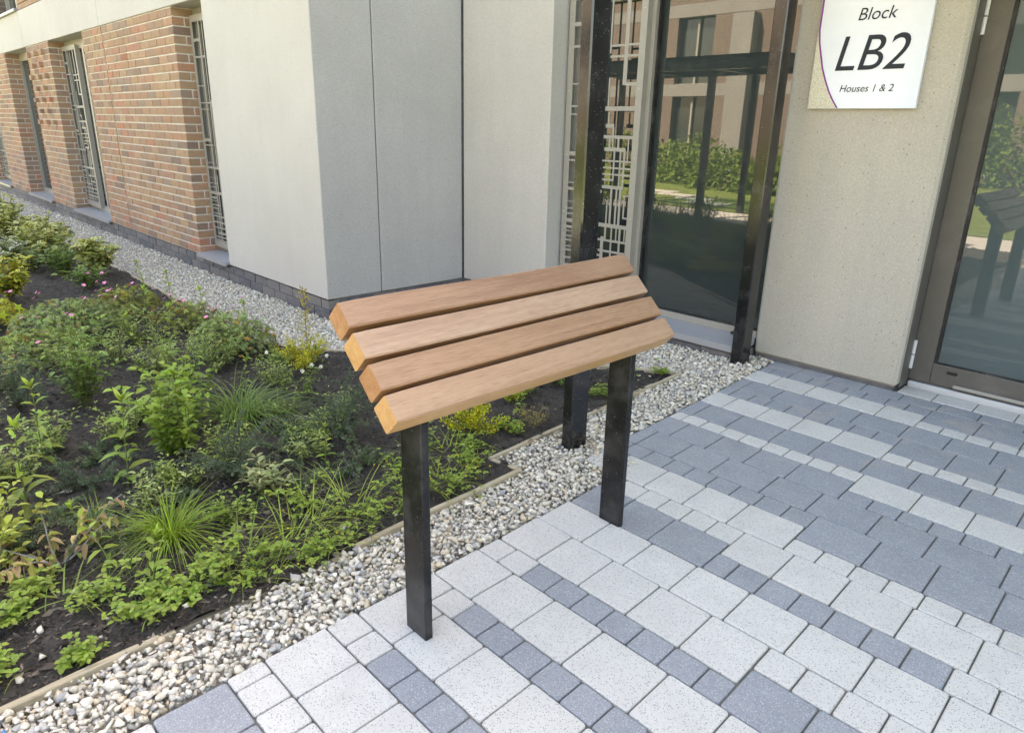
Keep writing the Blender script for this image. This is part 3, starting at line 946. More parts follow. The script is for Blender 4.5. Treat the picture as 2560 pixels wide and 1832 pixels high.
def letters(txt, x0, x1, zb, h, name):
    cd = bpy.data.curves.new(name, 'FONT')
    cd.body = txt; cd.size = 1.0; cd.shear = .20; cd.resolution_u = 5
    tmp = bpy.data.objects.new('tmp_text', cd); COL.objects.link(tmp)
    dg = bpy.context.evaluated_depsgraph_get()
    me = bpy.data.meshes.new_from_object(tmp.evaluated_get(dg))
    V = np.array([v.co[:] for v in me.vertices]); F = [tuple(p.vertices) for p in me.polygons]
    bpy.data.objects.remove(tmp); bpy.data.curves.remove(cd); bpy.data.meshes.remove(me)
    cap = V[:, 1].max(); mn = V[:, 0].min(); mx_ = V[:, 0].max()
    X = x0 + (V[:, 0] - mn) / (mx_ - mn) * (x1 - x0); Z = zb + V[:, 1] / cap * h
    W = np.stack([X, np.full(len(X), SY - .0018), Z], 1)
    return obj('lettering', W, F, M['sign_ink'], sg)
letters('Block', -1.648, -1.462, 1.927, .056, 'a')
letters('LB2', -1.728, -1.378, 1.694, .164, 'b')
letters('Houses 1 & 2', -1.686, -1.420, 1.590, .034, 'c')

# ------------------------------------------------------------------ entrance canopy (posts stand in the gravel)
cn = thing('entrance_canopy', (-1.93, 2.23, 0), 'black steel canopy posts standing in the gravel, front one behind the bench', 'canopy')
for i, (x0, x1, y0, y1) in enumerate(((-1.931, -1.872, 2.180, 2.290), (-2.020, -1.944, 3.80, 3.905), (.55, .62, 2.180, 2.290), (.55, .62, 3.80, 3.905))):
    po = MB().bbox(x0, x1, y0, y1, -.03, 2.62, .006).build('post', M['post_black'], cn)
MB().bbox(-1.96, .66, 2.17, 2.30, 2.63, 2.76, .004).bbox(-2.05, .66, 3.79, 3.92, 2.63, 2.76, .004).build('beam', M['post_black'], cn)
MB().bbox(-2.03, -1.95, 2.302, 3.788, 2.63, 2.74, .004).bbox(.56, .64, 2.302, 3.788, 2.63, 2.74, .004).build('beam', M['post_black'], cn)
for a in (-2.10, -1.17, -.24):
    MB().box(a, a + .915, 1.95, 4.00, 2.80, 2.812).build('roof_pane', M['roof_glass'], cn)

# ------------------------------------------------------------------ perching bench
bn = thing('perching_bench', (-1.39, 1.42, 0), 'high sloping perch bench of four brown hardwood slats on two black steel legs', 'bench')
s2 = math.sqrt(.5)
dirS = np.array((s2, 0, -s2)); dirN = np.array((s2, 0, s2))
TOP0 = np.array((-1.522, 0, .968))
Y0B, Y1B = .862, 2.008


def slat(i, mat):
    a = TOP0 + dirS * (.0902 * i)
    w, th, b = .0765, .071, .004
    P2 = [(b, 0), (w - b, 0), (w, -b), (w, -th + b), (w - b, -th), (b, -th), (0, -th + b), (0, -b)]
    ny = 24
    V = []; F = []
    for j in range(ny + 1):
        y = Y0B + (Y1B - Y0B) * j / ny
        sc = 1 - (.03 if j in (0, ny) else 0)
        for (u, n) in P2:
            uu = w / 2 + (u - w / 2) * sc; nn = -th / 2 + (n + th / 2) * sc
            q = a + dirS * (uu + .0012 * math.sin(y * 5 + i * 2)) + dirN * (nn + .0008 * math.sin(y * 7 + i))
            V.append((q[0], y + (.0025 if j == 0 else (-.0025 if j == ny else 0)) * 0, q[2]))
    k = len(P2)
    for j in range(ny):
        for m_ in range(k): F.append((j * k + m_, j * k + (m_ + 1) % k, (j + 1) * k + (m_ + 1) % k, (j + 1) * k + m_))
    F.append(tuple(range(k))[::-1]); F.append(tuple(ny * k + m_ for m_ in range(k)))
    o = obj('slat', V, F, M[mat], bn)
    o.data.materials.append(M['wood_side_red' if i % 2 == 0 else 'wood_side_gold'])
    o.data.materials.append(M['wood_side_gold' if i == 3 else 'wood_gap_shade'])
    for pl in o.data.polygons:                    # upper face weathered, ends and front flank oiled, other flanks darkened as gap shade
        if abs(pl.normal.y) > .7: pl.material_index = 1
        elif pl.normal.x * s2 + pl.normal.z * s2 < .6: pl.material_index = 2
    return o
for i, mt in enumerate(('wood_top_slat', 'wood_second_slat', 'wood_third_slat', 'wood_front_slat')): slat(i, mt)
under = TOP0 + dirN * (-.0715)
for y0 in (.968, 1.843):
    y1 = y0 + .026
    zl = .004
    # leg: flat steel section cut to the slope of the seat
    x0, x1 = -1.427, -1.333
    zt = lambda x: under[2] - (x - under[0]) - .0095
    V = [(x0, y0, -.05), (x1, y0, -.05), (x1, y1, -.05), (x0, y1, -.05), (x0, y0, zt(x0)), (x1, y0, zt(x1)), (x1, y1, zt(x1)), (x0, y1, zt(x0))]
    lg = obj('leg', V, BF, M['leg_black'], bn)
    bv = lg.modifiers.new('bevel', 'BEVEL'); bv.width = .004; bv.segments = 2
    a = under + dirS * .012; b = under + dirS * .338; n = dirN * -.009
    V = [(*(a + n)[[0]], y0 - .01, (a + n)[2]), ((b + n)[0], y0 - .01, (b + n)[2]), ((b + n)[0], y1 + .01, (b + n)[2]), ((a + n)[0], y1 + .01, (a + n)[2]), (a[0], y0 - .01, a[2]), (b[0], y0 - .01, b[2]), (b[0], y1 + .01, b[2]), (a[0], y1 + .01, a[2])]
    obj('seat_bracket', V, BF, M['post_black'], bn)

# ------------------------------------------------------------------ timber edging round the planting bed
ed = thing('timber_edging', (-1.86, .9, 0), 'thin weathered timber edging boards between planting bed and gravel', 'edging')


def board(p, q, th=.022, top=.014, wob=.004, drop=0.0):
    p = np.array(p, float); q = np.array(q, float); d = q - p; L = np.linalg.norm(d); d /= L; n = np.array((-d[1], d[0]))
    k = max(2, int(L / .12)); V = []; F = []
    for i in range(k + 1):
        c = p + d * L * i / k + n * wob * math.sin(i * 1.3 + p[0] * 7)
        z = float(zg(c[0], c[1])) + top + .003 * math.sin(i * .9 + p[1] * 5) - drop * i / k
        a = c + n * th / 2; b = c - n * th / 2
        V += [(a[0], a[1], z - .09), (a[0], a[1], z - .003), (a[0] - n[0] * .003, a[1] - n[1] * .003, z), (b[0] + n[0] * .003, b[1] + n[1] * .003, z), (b[0], b[1], z - .003), (b[0], b[1], z - .09)]
    for i in range(k):
        for j in range(5): F.append((i * 6 + j, i * 6 + j + 1, (i + 1) * 6 + j + 1, (i + 1) * 6 + j))
    F.append(tuple(range(6))[::-1]); F.append(tuple(k * 6 + j for j in range(6)))
    o = obj('board', V, F, M['edging_timber'], ed)
    return o
board((-1.775, -2.2), (-1.818, -.4)); board((-1.819, -.39), (-1.846, .46), .022, .010); board((-1.858, .40), (-1.870, 1.05), .022, -.006); board((-1.866, 1.06), (-1.884, 1.877), .022, .016)
board((-1.896, 1.872), (-2.04, 1.860)); board((-2.050, 1.850), (-2.072, 2.70)); board((-2.073, 2.71), (-2.094, 3.375), .022, .018)
board((-2.115, 3.365), (-3.05, 2.712), .022, .022); board((-3.06, 2.705), (-4.215, 1.892)); board((-4.235, 1.885), (-7.2, 1.888)); board((-7.21, 1.889), (-12, 1.895)); board((-12.01, 1.896), (-18, 1.90))

# ------------------------------------------------------------------ soil
def znoise(x, y):
    x = np.asarray(x, float); y = np.asarray(y, float)
    s = np.zeros(np.broadcast(x, y).shape)
    r_ = np.random.default_rng(3)
    for f_, a in ((1.7, .016), (3.9, .010), (9, .007), (21, .007), (47, .0055), (90, .0045)):
        for _ in range(3):
            th, ph = r_.uniform(0, 6.28, 2)
            s += a * .6 * np.sin(f_ * (x * math.cos(th) + y * math.sin(th)) * 1.3 + ph + 1.7 * np.sin(f_ * .6 * (y * math.cos(th) - x * math.sin(th))))
    return s


def soil_z(x, y):
    x = np.asarray(x, float); y = np.asarray(y, float)
    return zg(x, y) + .5 * zg(x, y) * 0 - .004 + znoise(x, y) * .8


gx = np.concatenate([np.linspace(-18, -7, 90)[:-1], np.linspace(-7, -4.2, 100)[:-1], np.linspace(-4.2, -1.76, 170)])
gy = np.linspace(-2.25, 3.40, 300)
X, Y = np.meshgrid(gx, gy)
Z = soil_z(X, Y)
ix = (np.arange(len(gy) - 1)[:, None] * len(gx) + np.arange(len(gx) - 1)[None, :]).ravel()
cx_ = ((X[:-1, :-1] + X[1:, 1:]) / 2).ravel(); cy_ = ((Y[:-1, :-1] + Y[1:, 1:]) / 2).ravel()
ok = inpoly(cx_, cy_, BED)
ix = ix[ok]
F = np.stack([ix, ix + 1, ix + 1 + len(gx), ix + len(gx)], 1)
used = np.unique(F); rm = np.full(X.size, -1); rm[used] = np.arange(len(used))
Vs = np.stack([X.ravel(), Y.ravel(), Z.ravel()], 1)[used]
soil = obj('soil', Vs, rm[F], M['soil'], smooth=True)
tag(soil, kind='structure')

# ------------------------------------------------------------------ gravel
def hull_shape(seed, n=15, flat=1.0):
    import bmesh
    r_ = np.random.default_rng(seed)
    P = r_.normal(size=(n, 3)); P /= np.linalg.norm(P, axis=1)[:, None]; P *= r_.uniform(.82, 1.05, (n, 1)); P[:, 2] *= flat
    bm = bmesh.new()
    for q in P: bm.verts.new(q)
    bmesh.ops.convex_hull(bm, input=list(bm.verts))
    for v in [v for v in bm.verts if not v.link_faces]: bm.verts.remove(v)
    bm.verts.index_update()
    V = np.array([v.co[:] for v in bm.verts]); F = np.array([[v.index for v in f.verts] for f in bm.faces])
    bm.free()
    return V, F


SHAPES = [hull_shape(100 + i, 9 + i % 5) for i in range(16)]


def rand_rot(n, r_):
    q = r_.normal(size=(n, 4)); q /= np.linalg.norm(q, axis=1)[:, None]
    w, x, y, z = q.T
    return np.stack([np.stack([1 - 2 * (y * y + z * z), 2 * (x * y - z * w), 2 * (x * z + y * w)], 1), np.stack([2 * (x * y + z * w), 1 - 2 * (x * x + z * z), 2 * (y * z - x * w)], 1), np.stack([2 * (x * z - y * w), 2 * (y * z + x * w), 1 - 2 * (x * x + y * y)], 1)], 1)


def xpave(y):
    return np.where(np.asarray(y) > 2.335, -1.783 - .03 * (np.asarray(y) - 2.4), -1.585 - .012 * (np.asarray(y) - 1.2))


def gravel_ok(x, y):
    k = ~inpoly(x, y, BED)
    k &= (x < xpave(y) - .004) & (y > -1.6)
    k &= ~((x < -4.57) & (y > 2.512)) & ~((x < -3.60) & (y > 3.80)) & ~((x < -2.0) & (y > 3.845)) & (y < 4.02)
    k &= x > -17.5
    return k


def scatter(x0, x1, y0, y1, s, zlo, zhi, r_, keep=1.0):
    nx, ny = int((x1 - x0) / s), int((y1 - y0) / (s * .87))
    X, Y = np.meshgrid(np.arange(nx), np.arange(ny))
    X = x0 + (X + .5 * (Y % 2)) * s; Y = y0 + Y * s * .87
    X = X.ravel() + r_.normal(0, s * .24, X.size); Y = Y.ravel() + r_.normal(0, s * .24, Y.size)
    k = gravel_ok(X, Y) & (r_.random(X.size) < keep)
    X, Y = X[k], Y[k]
    P = np.stack([X, Y, zg(X, Y) + r_.uniform(zlo, zhi, len(X))], 1)
    px, py, pz = proj(P)
    v = (px > -.12) & (px < 1.12) & (py > -.12) & (py < 1.15) & (pz > .3)
    return P[v]


gr = np.random.default_rng(11)
pts = [scatter(-4.6, -1.55, -.6, 4.05, .0178, -.018, -.010, gr), scatter(-4.6, -1.55, -.6, 4.05, .0190, -.007, .004, gr, .86),
       scatter(-7.5, -4.6, 1.85, 2.6, .020, -.016, -.004, gr), scatter(-7.5, -4.6, 1.85, 2.6, .024, -.004, .005, gr, .8),
       scatter(-12, -7.5, 1.85, 2.6, .025, -.012, .004, gr), scatter(-17.5, -12, 1.85, 2.6, .042, -.010, .006, gr)]
lay = np.concatenate([np.full(len(p), i) for i, p in enumerate(pts)])
P = np.concatenate(pts)
n = len(P)
size = np.clip(gr.lognormal(math.log(.0112), .30, n), .0065, .0225)
size[lay >= 2] *= .88; size[lay >= 4] *= 1.15
asp = np.stack([gr.uniform(.85, 1.35, n), gr.uniform(.75, 1.05, n), gr.uniform(.5, .85, n)], 1)
Rm = rand_rot(n, gr)
# lie mostly flat: blend towards yaw-only rotation
yaw = gr.uniform(0, 6.28, n); ti = gr.normal(0, .38, (n, 2))
cyw, syw = np.cos(yaw), np.sin(yaw)
Ry = np.zeros((n, 3, 3)); Ry[:, 0, 0] = cyw; Ry[:, 0, 1] = -syw; Ry[:, 1, 0] = syw; Ry[:, 1, 1] = cyw; Ry[:, 2, 2] = 1
Rx = np.zeros((n, 3, 3)); Rx[:, 0, 0] = 1; Rx[:, 1, 1] = np.cos(ti[:, 0]); Rx[:, 1, 2] = -np.sin(ti[:, 0]); Rx[:, 2, 1] = np.sin(ti[:, 0]); Rx[:, 2, 2] = np.cos(ti[:, 0])
Rz = Rx @ Ry
shape_id = gr.integers(0, len(SHAPES), n)
pal = np.array([(.60, .545, .45), (.66, .60, .50), (.55, .495, .405), (.50, .46, .40), (.58, .48, .35), (.43, .41, .38), (.70, .66, .58), (.36, .355, .35), (.53, .43, .31)])
ci = gr.choice(len(pal), n, p=[.22, .22, .15, .13, .08, .08, .07, .03, .02])
pal = np.minimum(pal * 1.22, .86)
colr = pal[ci] * gr.uniform(.88, 1.1, (n, 1))
px, py, pz = proj(P)
cand = np.where((lay == 1) & (px > .0) & (px < 1) & (py > .5) & (py < 1.0) & (size > .0105))[0]
cand = cand[np.argsort(-(size[cand] / pz[cand]))][:290]
single = np.zeros(n, bool); single[cand] = True
VV = []; FF = []; CC = []; off = 0
for s_ in range(len(SHAPES)):
    k = np.where((shape_id == s_) & ~single)[0]
    SV, SF = SHAPES[s_]
    if not len(k): continue
    W = SV[None] * asp[k][:, None, :] * size[k][:, None, None]
    W = np.einsum('nij,nvj->nvi', Rz[k], W) + P[k][:, None, :]
    VV.append(W.reshape(-1, 3)); CC.append(np.repeat(colr[k], len(SV), 0))
    FF.append((SF[None] + (np.arange(len(k)) * len(SV))[:, None, None] + off).reshape(-1, 3)); off += len(k) * len(SV)
nx, ny = 90, 60
gx = np.concatenate([np.linspace(-17.5, -5, 30)[:-1], np.linspace(-5, -1.55, 60)]); gy = np.linspace(-2.25, 4.04, 100)
X, Y = np.meshgrid(gx, gy)
ix = (np.arange(len(gy) - 1)[:, None] * len(gx) + np.arange(len(gx) - 1)[None, :]).ravel()
F = np.stack([ix, ix + 1, ix + 1 + len(gx), ix + len(gx)], 1)
gbed = obj('gravel_bed', np.stack([X.ravel(), Y.ravel(), (zg(X, Y) - .040).ravel()], 1), F, M['gravel_base'])
tag(gbed, kind='structure')
tag(obj('gravel', np.concatenate(VV), np.concatenate(FF), M['stone'], gbed, cols=np.concatenate(CC)), kind='stuff')
print('gravel stones', n)
stone_me = {}
for i in np.where(single)[0]:
    key = (shape_id[i] % 8, ci[i])
    if key not in stone_me:
        SV, SF = SHAPES[key[0]]
        me = mesh_np('gravel_stone', SV, SF, np.tile(pal[key[1]], (len(SV), 1))); me.materials.append(M['stone']); stone_me[key] = me
    o = inst('gravel_stone', stone_me[key], P[i], gbed, (ti[i, 0], 0, yaw[i]), tuple(asp[i] * size[i]))

# stray stones on the soil
sr = np.random.default_rng(5)
stray = [(-1.98, .16), (-2.03, .33), (-1.93, .10), (-2.22, .29), (-2.06, .47), (-1.95, .30), (-2.35, .23), (-1.97, .42), (-2.10, .18), (-1.92, .52), (-2.42, .70), (-2.0, .62), (-2.16, .08), (-1.95, -.05), (-2.03, 1.12), (-2.2, 1.45), (-1.96, 1.3), (-2.3, 3.1), (-2.22, 3.15), (-2.25, 2.95), (-2.18, 3.2), (-2.3, 2.8), (-2.14, 2.6)]
for i, (x, y) in enumerate(stray):
    SV, SF = SHAPES[i % 16]
    s_ = sr.uniform(.008, .016)
    me = mesh_np('stray_stone', SV * s_ * np.array((1.2, .9, .6)), SF, np.tile(pal[sr.integers(0, 4)], (len(SV), 1))); me.materials.append(M['stone'])
    o = inst('stray_stone', me, (x, y, float(soil_z(x, y)) + s_ * .35), None, (sr.normal(0, .2), sr.normal(0, .2), sr.uniform(0, 6)))
    tag(o, 'pale stray gravel stone lying on the dark soil', 'stone', 'stray stones on the planting bed')
SV, SF = hull_shape(77, 14)
px_ = np.array(SV) * np.array((.018, .012, .007)) + np.array((-1.735, .035, .012))
o = obj('plastic_scrap', px_, SF, M['blue_scrap']); tag(o, 'small blue scrap of plastic lying on the pale gravel', 'scrap')

# bark chips and crumbs on the soil
nch = 15000
cx_ = np.concatenate([sr.uniform(-4.5, -1.78, 22000), sr.uniform(-9, -4.5, 3500), sr.uniform(-2.7, -1.8, 11000)])
cy_ = np.concatenate([sr.uniform(-.9, 3.4, 22000), sr.uniform(.2, 1.88, 3500), sr.uniform(-.2, 1.2, 11000)])
k = inpoly(cx_, cy_, BED); cx_, cy_ = cx_[k], cy_[k]; nch = len(cx_)
ln = sr.lognormal(math.log(.0068), .55, nch); wd = ln * sr.uniform(.2, .6, nch); yw = sr.uniform(0, 6.28, nch); pt = sr.normal(0, .35, nch)
d = np.stack([np.cos(yw) * np.cos(pt), np.sin(yw) * np.cos(pt), np.sin(pt)], 1) * ln[:, None]
s_ = np.stack([-np.sin(yw), np.cos(yw), sr.normal(0, .3, nch)], 1) * wd[:, None]
u = np.tile(np.array((0, 0, 1.0)), (nch, 1)) * (wd * .6)[:, None]
c0 = np.stack([cx_, cy_, soil_z(cx_, cy_) + .001], 1)
W = np.stack([c0 - d, c0 + s_ - u * .3, c0 + d, c0 - s_ - u * .3, c0 + u], 1)
F = np.array([(0, 1, 4), (1, 2, 4), (2, 3, 4), (3, 0, 4)])
pc = np.array([(.028, .023, .019), (.050, .041, .033), (.085, .068, .053), (.16, .13, .10), (.30, .25, .20)])
cc = pc[sr.choice(5, nch, p=[.34, .30, .20, .12, .04])]
tag(obj('bark_chips', W.reshape(-1, 3), (F[None] + (np.arange(nch) * 5)[:, None, None]).reshape(-1, 3), M['chips'], soil, cols=np.repeat(cc, 5, 0)), kind='stuff')

# ------------------------------------------------------------------ plants
UP = np.array((0, 0, 1.0))


def nrm(v):
    return v / (np.linalg.norm(v, axis=-1, keepdims=True) + 1e-9)


class Plant:
    def __init__(s, x, y, seed):
        s.r = np.random.default_rng(seed)
        s.o = np.array((x, y, float(soil_z(x, y)) - .004)); s.parts = {}
    def _p(s, nm, V, F, C):
        a = s.parts.setdefault(nm, [[], [], [], 0])
        a[0].append(V); a[1].append(F + a[3]); a[2].append(C); a[3] += len(V)
    def leaves(s, P, D, L, W, C, fold=.25, droop=.35, N=None, edge=None, part='leaves'):
        P = np.asarray(P, float); n = len(P)
        if n == 0: return
        D = nrm(np.asarray(D, float)); L = np.broadcast_to(L, (n,)).astype(float); W = np.broadcast_to(W, (n,)).astype(float)
        C = np.broadcast_to(C, (n, 3)).astype(float)
        if N is None: N = np.tile(UP, (n, 1)) + s.r.normal(0, .25, (n, 3))
        S = nrm(np.cross(D, N)); N = nrm(np.cross(S, D))
        def at(t, wf):
            c = P + D * (L * t)[:, None] - UP * (L * droop * t * t)[:, None]
            o = S * (W * wf * .5)[:, None]; f = N * (W * wf * fold)[:, None]
            return [c + o + f, c, c - o + f]
        a, b = at(.32, .92), at(.68, .80)
        tip = P + D * L[:, None] - UP * (L * droop)[:, None]
        V = np.stack([P, *a, *b, tip], 1)
        F = np.array([(0, 1, 2), (0, 2, 3), (1, 4, 5), (1, 5, 2), (2, 5, 6), (2, 6, 3), (4, 7, 5), (5, 7, 6)])
        Cv = np.repeat(C[:, None, :], 8, 1)
        if edge is not None:
            E_ = np.broadcast_to(edge, (n, 3))
            for i in (1, 3, 4, 6, 7): Cv[:, i] = E_
        s._p(part, V.reshape(-1, 3), (F[None] + (np.arange(n) * 8)[:, None, None]).reshape(-1, 3), Cv.reshape(-1, 3))
    def tiny(s, P, D, L, W, C, N=None, part='leaves', fold=.15):
        P = np.asarray(P, float); n = len(P)
        if n == 0: return
        D = nrm(np.asarray(D, float)); L = np.broadcast_to(L, (n,)).astype(float); W = np.broadcast_to(W, (n,)).astype(float); C = np.broadcast_to(C, (n, 3))
        if N is None: N = np.tile(UP, (n, 1)) + s.r.normal(0, .4, (n, 3))
        S = nrm(np.cross(D, N)); N = nrm(np.cross(S, D))
        m = P + D * (L * .5)[:, None]
        V = np.stack([P, m + S * (W * .5)[:, None] + N * (W * fold)[:, None], P + D * L[:, None], m - S * (W * .5)[:, None] + N * (W * fold)[:, None]], 1)
        F = np.array([(0, 1, 2), (0, 2, 3)])
        s._p(part, V.reshape(-1, 3), (F[None] + (np.arange(n) * 4)[:, None, None]).reshape(-1, 3), np.repeat(C, 4, 0))
    def stem(s, pts, r0, r1, C, part='stems', k=4):
        pts = np.asarray(pts, float)
        V, F = tube(pts, np.linspace(r0, r1, len(pts)), k, False)
        V = np.array(V); T = []
        for f in F: T += [(f[0], f[1], f[2]), (f[0], f[2], f[3])]
        s._p(part, V, np.array(T), np.tile(np.array(C, float), (len(V), 1)))
    def blades(s, B, D, L, W, C, bend, part='blades', seg=6):
        n = len(B); D = nrm(D); h = D.copy(); h[:, 2] = 0; h = nrm(h); S = nrm(np.cross(h, UP) + s.r.normal(0, .2, (n, 3)))
        rows = []
        for j in range(seg + 1):
            t = j / seg
            c = B + D * (L * t)[:, None] + h * (L * bend * .45 * t * t)[:, None] - UP * (L * bend * t ** 2.2 * .75)[:, None]
            w = W * (1 - t ** 1.6) * .5 + .0002
            rows += [c + S * w[:, None], c - S * w[:, None]]
        V = np.stack(rows, 1); k = 2 * (seg + 1); F = []
        for j in range(seg): F += [(2 * j, 2 * j + 1, 2 * j + 3), (2 * j, 2 * j + 3, 2 * j + 2)]
        F = np.array(F)
        V[:, :, 2] = np.maximum(V[:, :, 2], s.o[2] + .003 + .004 * s.r.random((n, 1)))
        s._p(part, V.reshape(-1, 3), (F[None] + (np.arange(n) * k)[:, None, None]).reshape(-1, 3), np.repeat(np.broadcast_to(C, (n, 3)), k, 0))
    def build(s, name, label, cat, group):
        t_ = thing(name, tuple(s.o), label, cat, group)
        for nm, (V, F, C, _) in s.parts.items():
            mt = M['petal'] if nm in ('flowers', 'seed_heads') else (M['stem'] if nm == 'stems' else M['leaf'])
            tag(obj(nm, np.concatenate(V), np.concatenate(F), mt, t_, cols=np.concatenate(C)), kind='stuff')
        return t_


def path(o, d, L, n, r_, wob=.12, sag=0.0):
    """wandering stem from o in direction d"""
    d = np.array(d, float); d /= np.linalg.norm(d); P = [np.array(o, float)]; c = d.copy()
    for i in range(n):
        c = c + r_.normal(0, wob, 3) * .5 - UP * sag * (i + 1) / n
        c /= np.linalg.norm(c); P.append(P[-1] + c * L / n)
    return np.array(P)


def along(Pth, t):
    t = np.clip(np.asarray(t, float), 0, .9999) * (len(Pth) - 1); i = t.astype(int); f = (t - i)[:, None]
    return Pth[i] * (1 - f) + Pth[i + 1] * f, nrm(Pth[i + 1] - Pth[i])


def shade(c, r_, n, v=.18):
    return np.clip(np.array(c)[None] * np.array((1.50, 1.40, 1.15)) * (1 + r_.normal(0, v, (n, 1))) * (1 + r_.normal(0, .06, (n, 3))), .004, .9)


LG = (.19, .275, .055); MG = (.12, .19, .05); DG = (.062, .098, .068); YG = (.36, .37, .05)


def willow(x, y, h, seed, c=LG, lean=(0, 0), L=.062, W=.019):
    p = Plant(x, y, seed); r_ = p.r
    P = path(p.o, (lean[0], lean[1], 1), h, 8, r_, .10)
    p.stem(P, .0032, .0014, (.13, .17, .05))
    nn = max(6, int(h / .036))
    t = np.linspace(.12, .97, nn); B, T = along(P, t)
    for i in range(nn):
        a0 = i * 1.57 + r_.normal(0, .25)
        for a in (a0, a0 + math.pi):
            up = .45 + .9 * t[i] ** 3
            d = np.array([(math.cos(a), math.sin(a), up)])
            sc = (1.15 - .45 * t[i]) * r_.uniform(.6, 1.25)
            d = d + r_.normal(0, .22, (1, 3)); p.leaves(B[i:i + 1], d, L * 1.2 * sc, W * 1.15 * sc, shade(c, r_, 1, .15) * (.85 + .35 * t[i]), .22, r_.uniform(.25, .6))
    a = r_.uniform(0, 6.28, 7)
    p.leaves(np.tile(P[-1], (7, 1)), np.stack([np.cos(a) * .5, np.sin(a) * .5, np.ones(7)], 1), L * r_.uniform(.4, .8, 7), W * .6, shade(c, r_, 7) * 1.3, .25, .1)
    return p


def bushy(x, y, h, rad, seed, c=MG, stems=9, L=.042, W=.019, dens=1.0, lobes=False):
    p = Plant(x, y, seed); r_ = p.r
    for s_ in range(stems):
        a = r_.uniform(0, 6.28); o = r_.uniform(.15, 1.0)
        P = path(p.o + np.array((math.cos(a), math.sin(a), 0)) * .02, (math.cos(a) * o * rad / h, math.sin(a) * o * rad / h, 1), h * r_.uniform(.6, 1.08), 7, r_, .16)
        p.stem(P, .0028, .001, (.12, .13, .05))
        nl = int(26 * dens); t = np.sort(r_.uniform(.1, 1, nl)); B, T = along(P, t)
        an = r_.uniform(0, 6.28, nl)
        D = np.stack([np.cos(an), np.sin(an), r_.uniform(.1, .8, nl)], 1) + T * .3
        side = r_.random(nl) < .45
        B = B + nrm(D) * (side * r_.uniform(.01, .05, nl))[:, None]
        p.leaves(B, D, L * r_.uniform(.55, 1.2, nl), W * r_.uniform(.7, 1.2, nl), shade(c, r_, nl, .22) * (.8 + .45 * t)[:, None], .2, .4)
    return p


def variegated(x, y, h, rad, seed, edge=(.80, .72, .30), mid=(.17, .22, .07), L=.082, W=.040):
    p = Plant(x, y, seed); r_ = p.r
    for s_ in range(32):
        a = r_.uniform(0, 6.28); o = r_.uniform(.1, 1.1)
        P = path(p.o, (math.cos(a) * o * rad / h, math.sin(a) * o * rad / h, 1), h * r_.uniform(.6, 1.05), 6, r_, .15)
        p.stem(P, .005, .002, (.16, .12, .07))
        nl = 30; t = np.sort(r_.uniform(.2, 1, nl)) ** .8; B, T = along(P, t)
        an = r_.uniform(0, 6.28, nl); D = np.stack([np.cos(an), np.sin(an), r_.uniform(-.1, .9, nl)], 1) + T * .2
        green = r_.random(nl) < .18
        e = shade(edge, r_, nl, .14); e[green] = np.array((.10, .16, .04))
        p.leaves(B, D, L * r_.uniform(.6, 1.2, nl), W * r_.uniform(.75, 1.15, nl), shade(mid, r_, nl, .2), .16, .35, edge=e)
    return p


def palm_leaf(p, C_, N, R_, col, lobes=5):
    r_ = p.r; n = len(C_); N = nrm(N); A = nrm(np.cross(N, r_.normal(size=(n, 3)))); B = np.cross(N, A)
    k = lobes * 2; V = [C_]
    for j in range(k):
        th = 2 * math.pi * j / k * .92 + .2
        rr = R_ * (1.0 if j % 2 == 0 else .38)
        V.append(C_ + (A * math.cos(th) + B * math.sin(th)) * rr[:, None] - N * (rr * (.22 if j % 2 == 0 else -.02))[:, None])
    V = np.stack(V, 1); F = np.array([(0, j + 1, (j + 1) % k + 1) for j in range(k)])
    Cv = np.repeat(col[:, None], k + 1, 1); Cv[:, 0] *= .75
    p._p('leaves', V.reshape(-1, 3), (F[None] + (np.arange(n) * (k + 1))[:, None, None]).reshape(-1, 3), Cv.reshape(-1, 3))


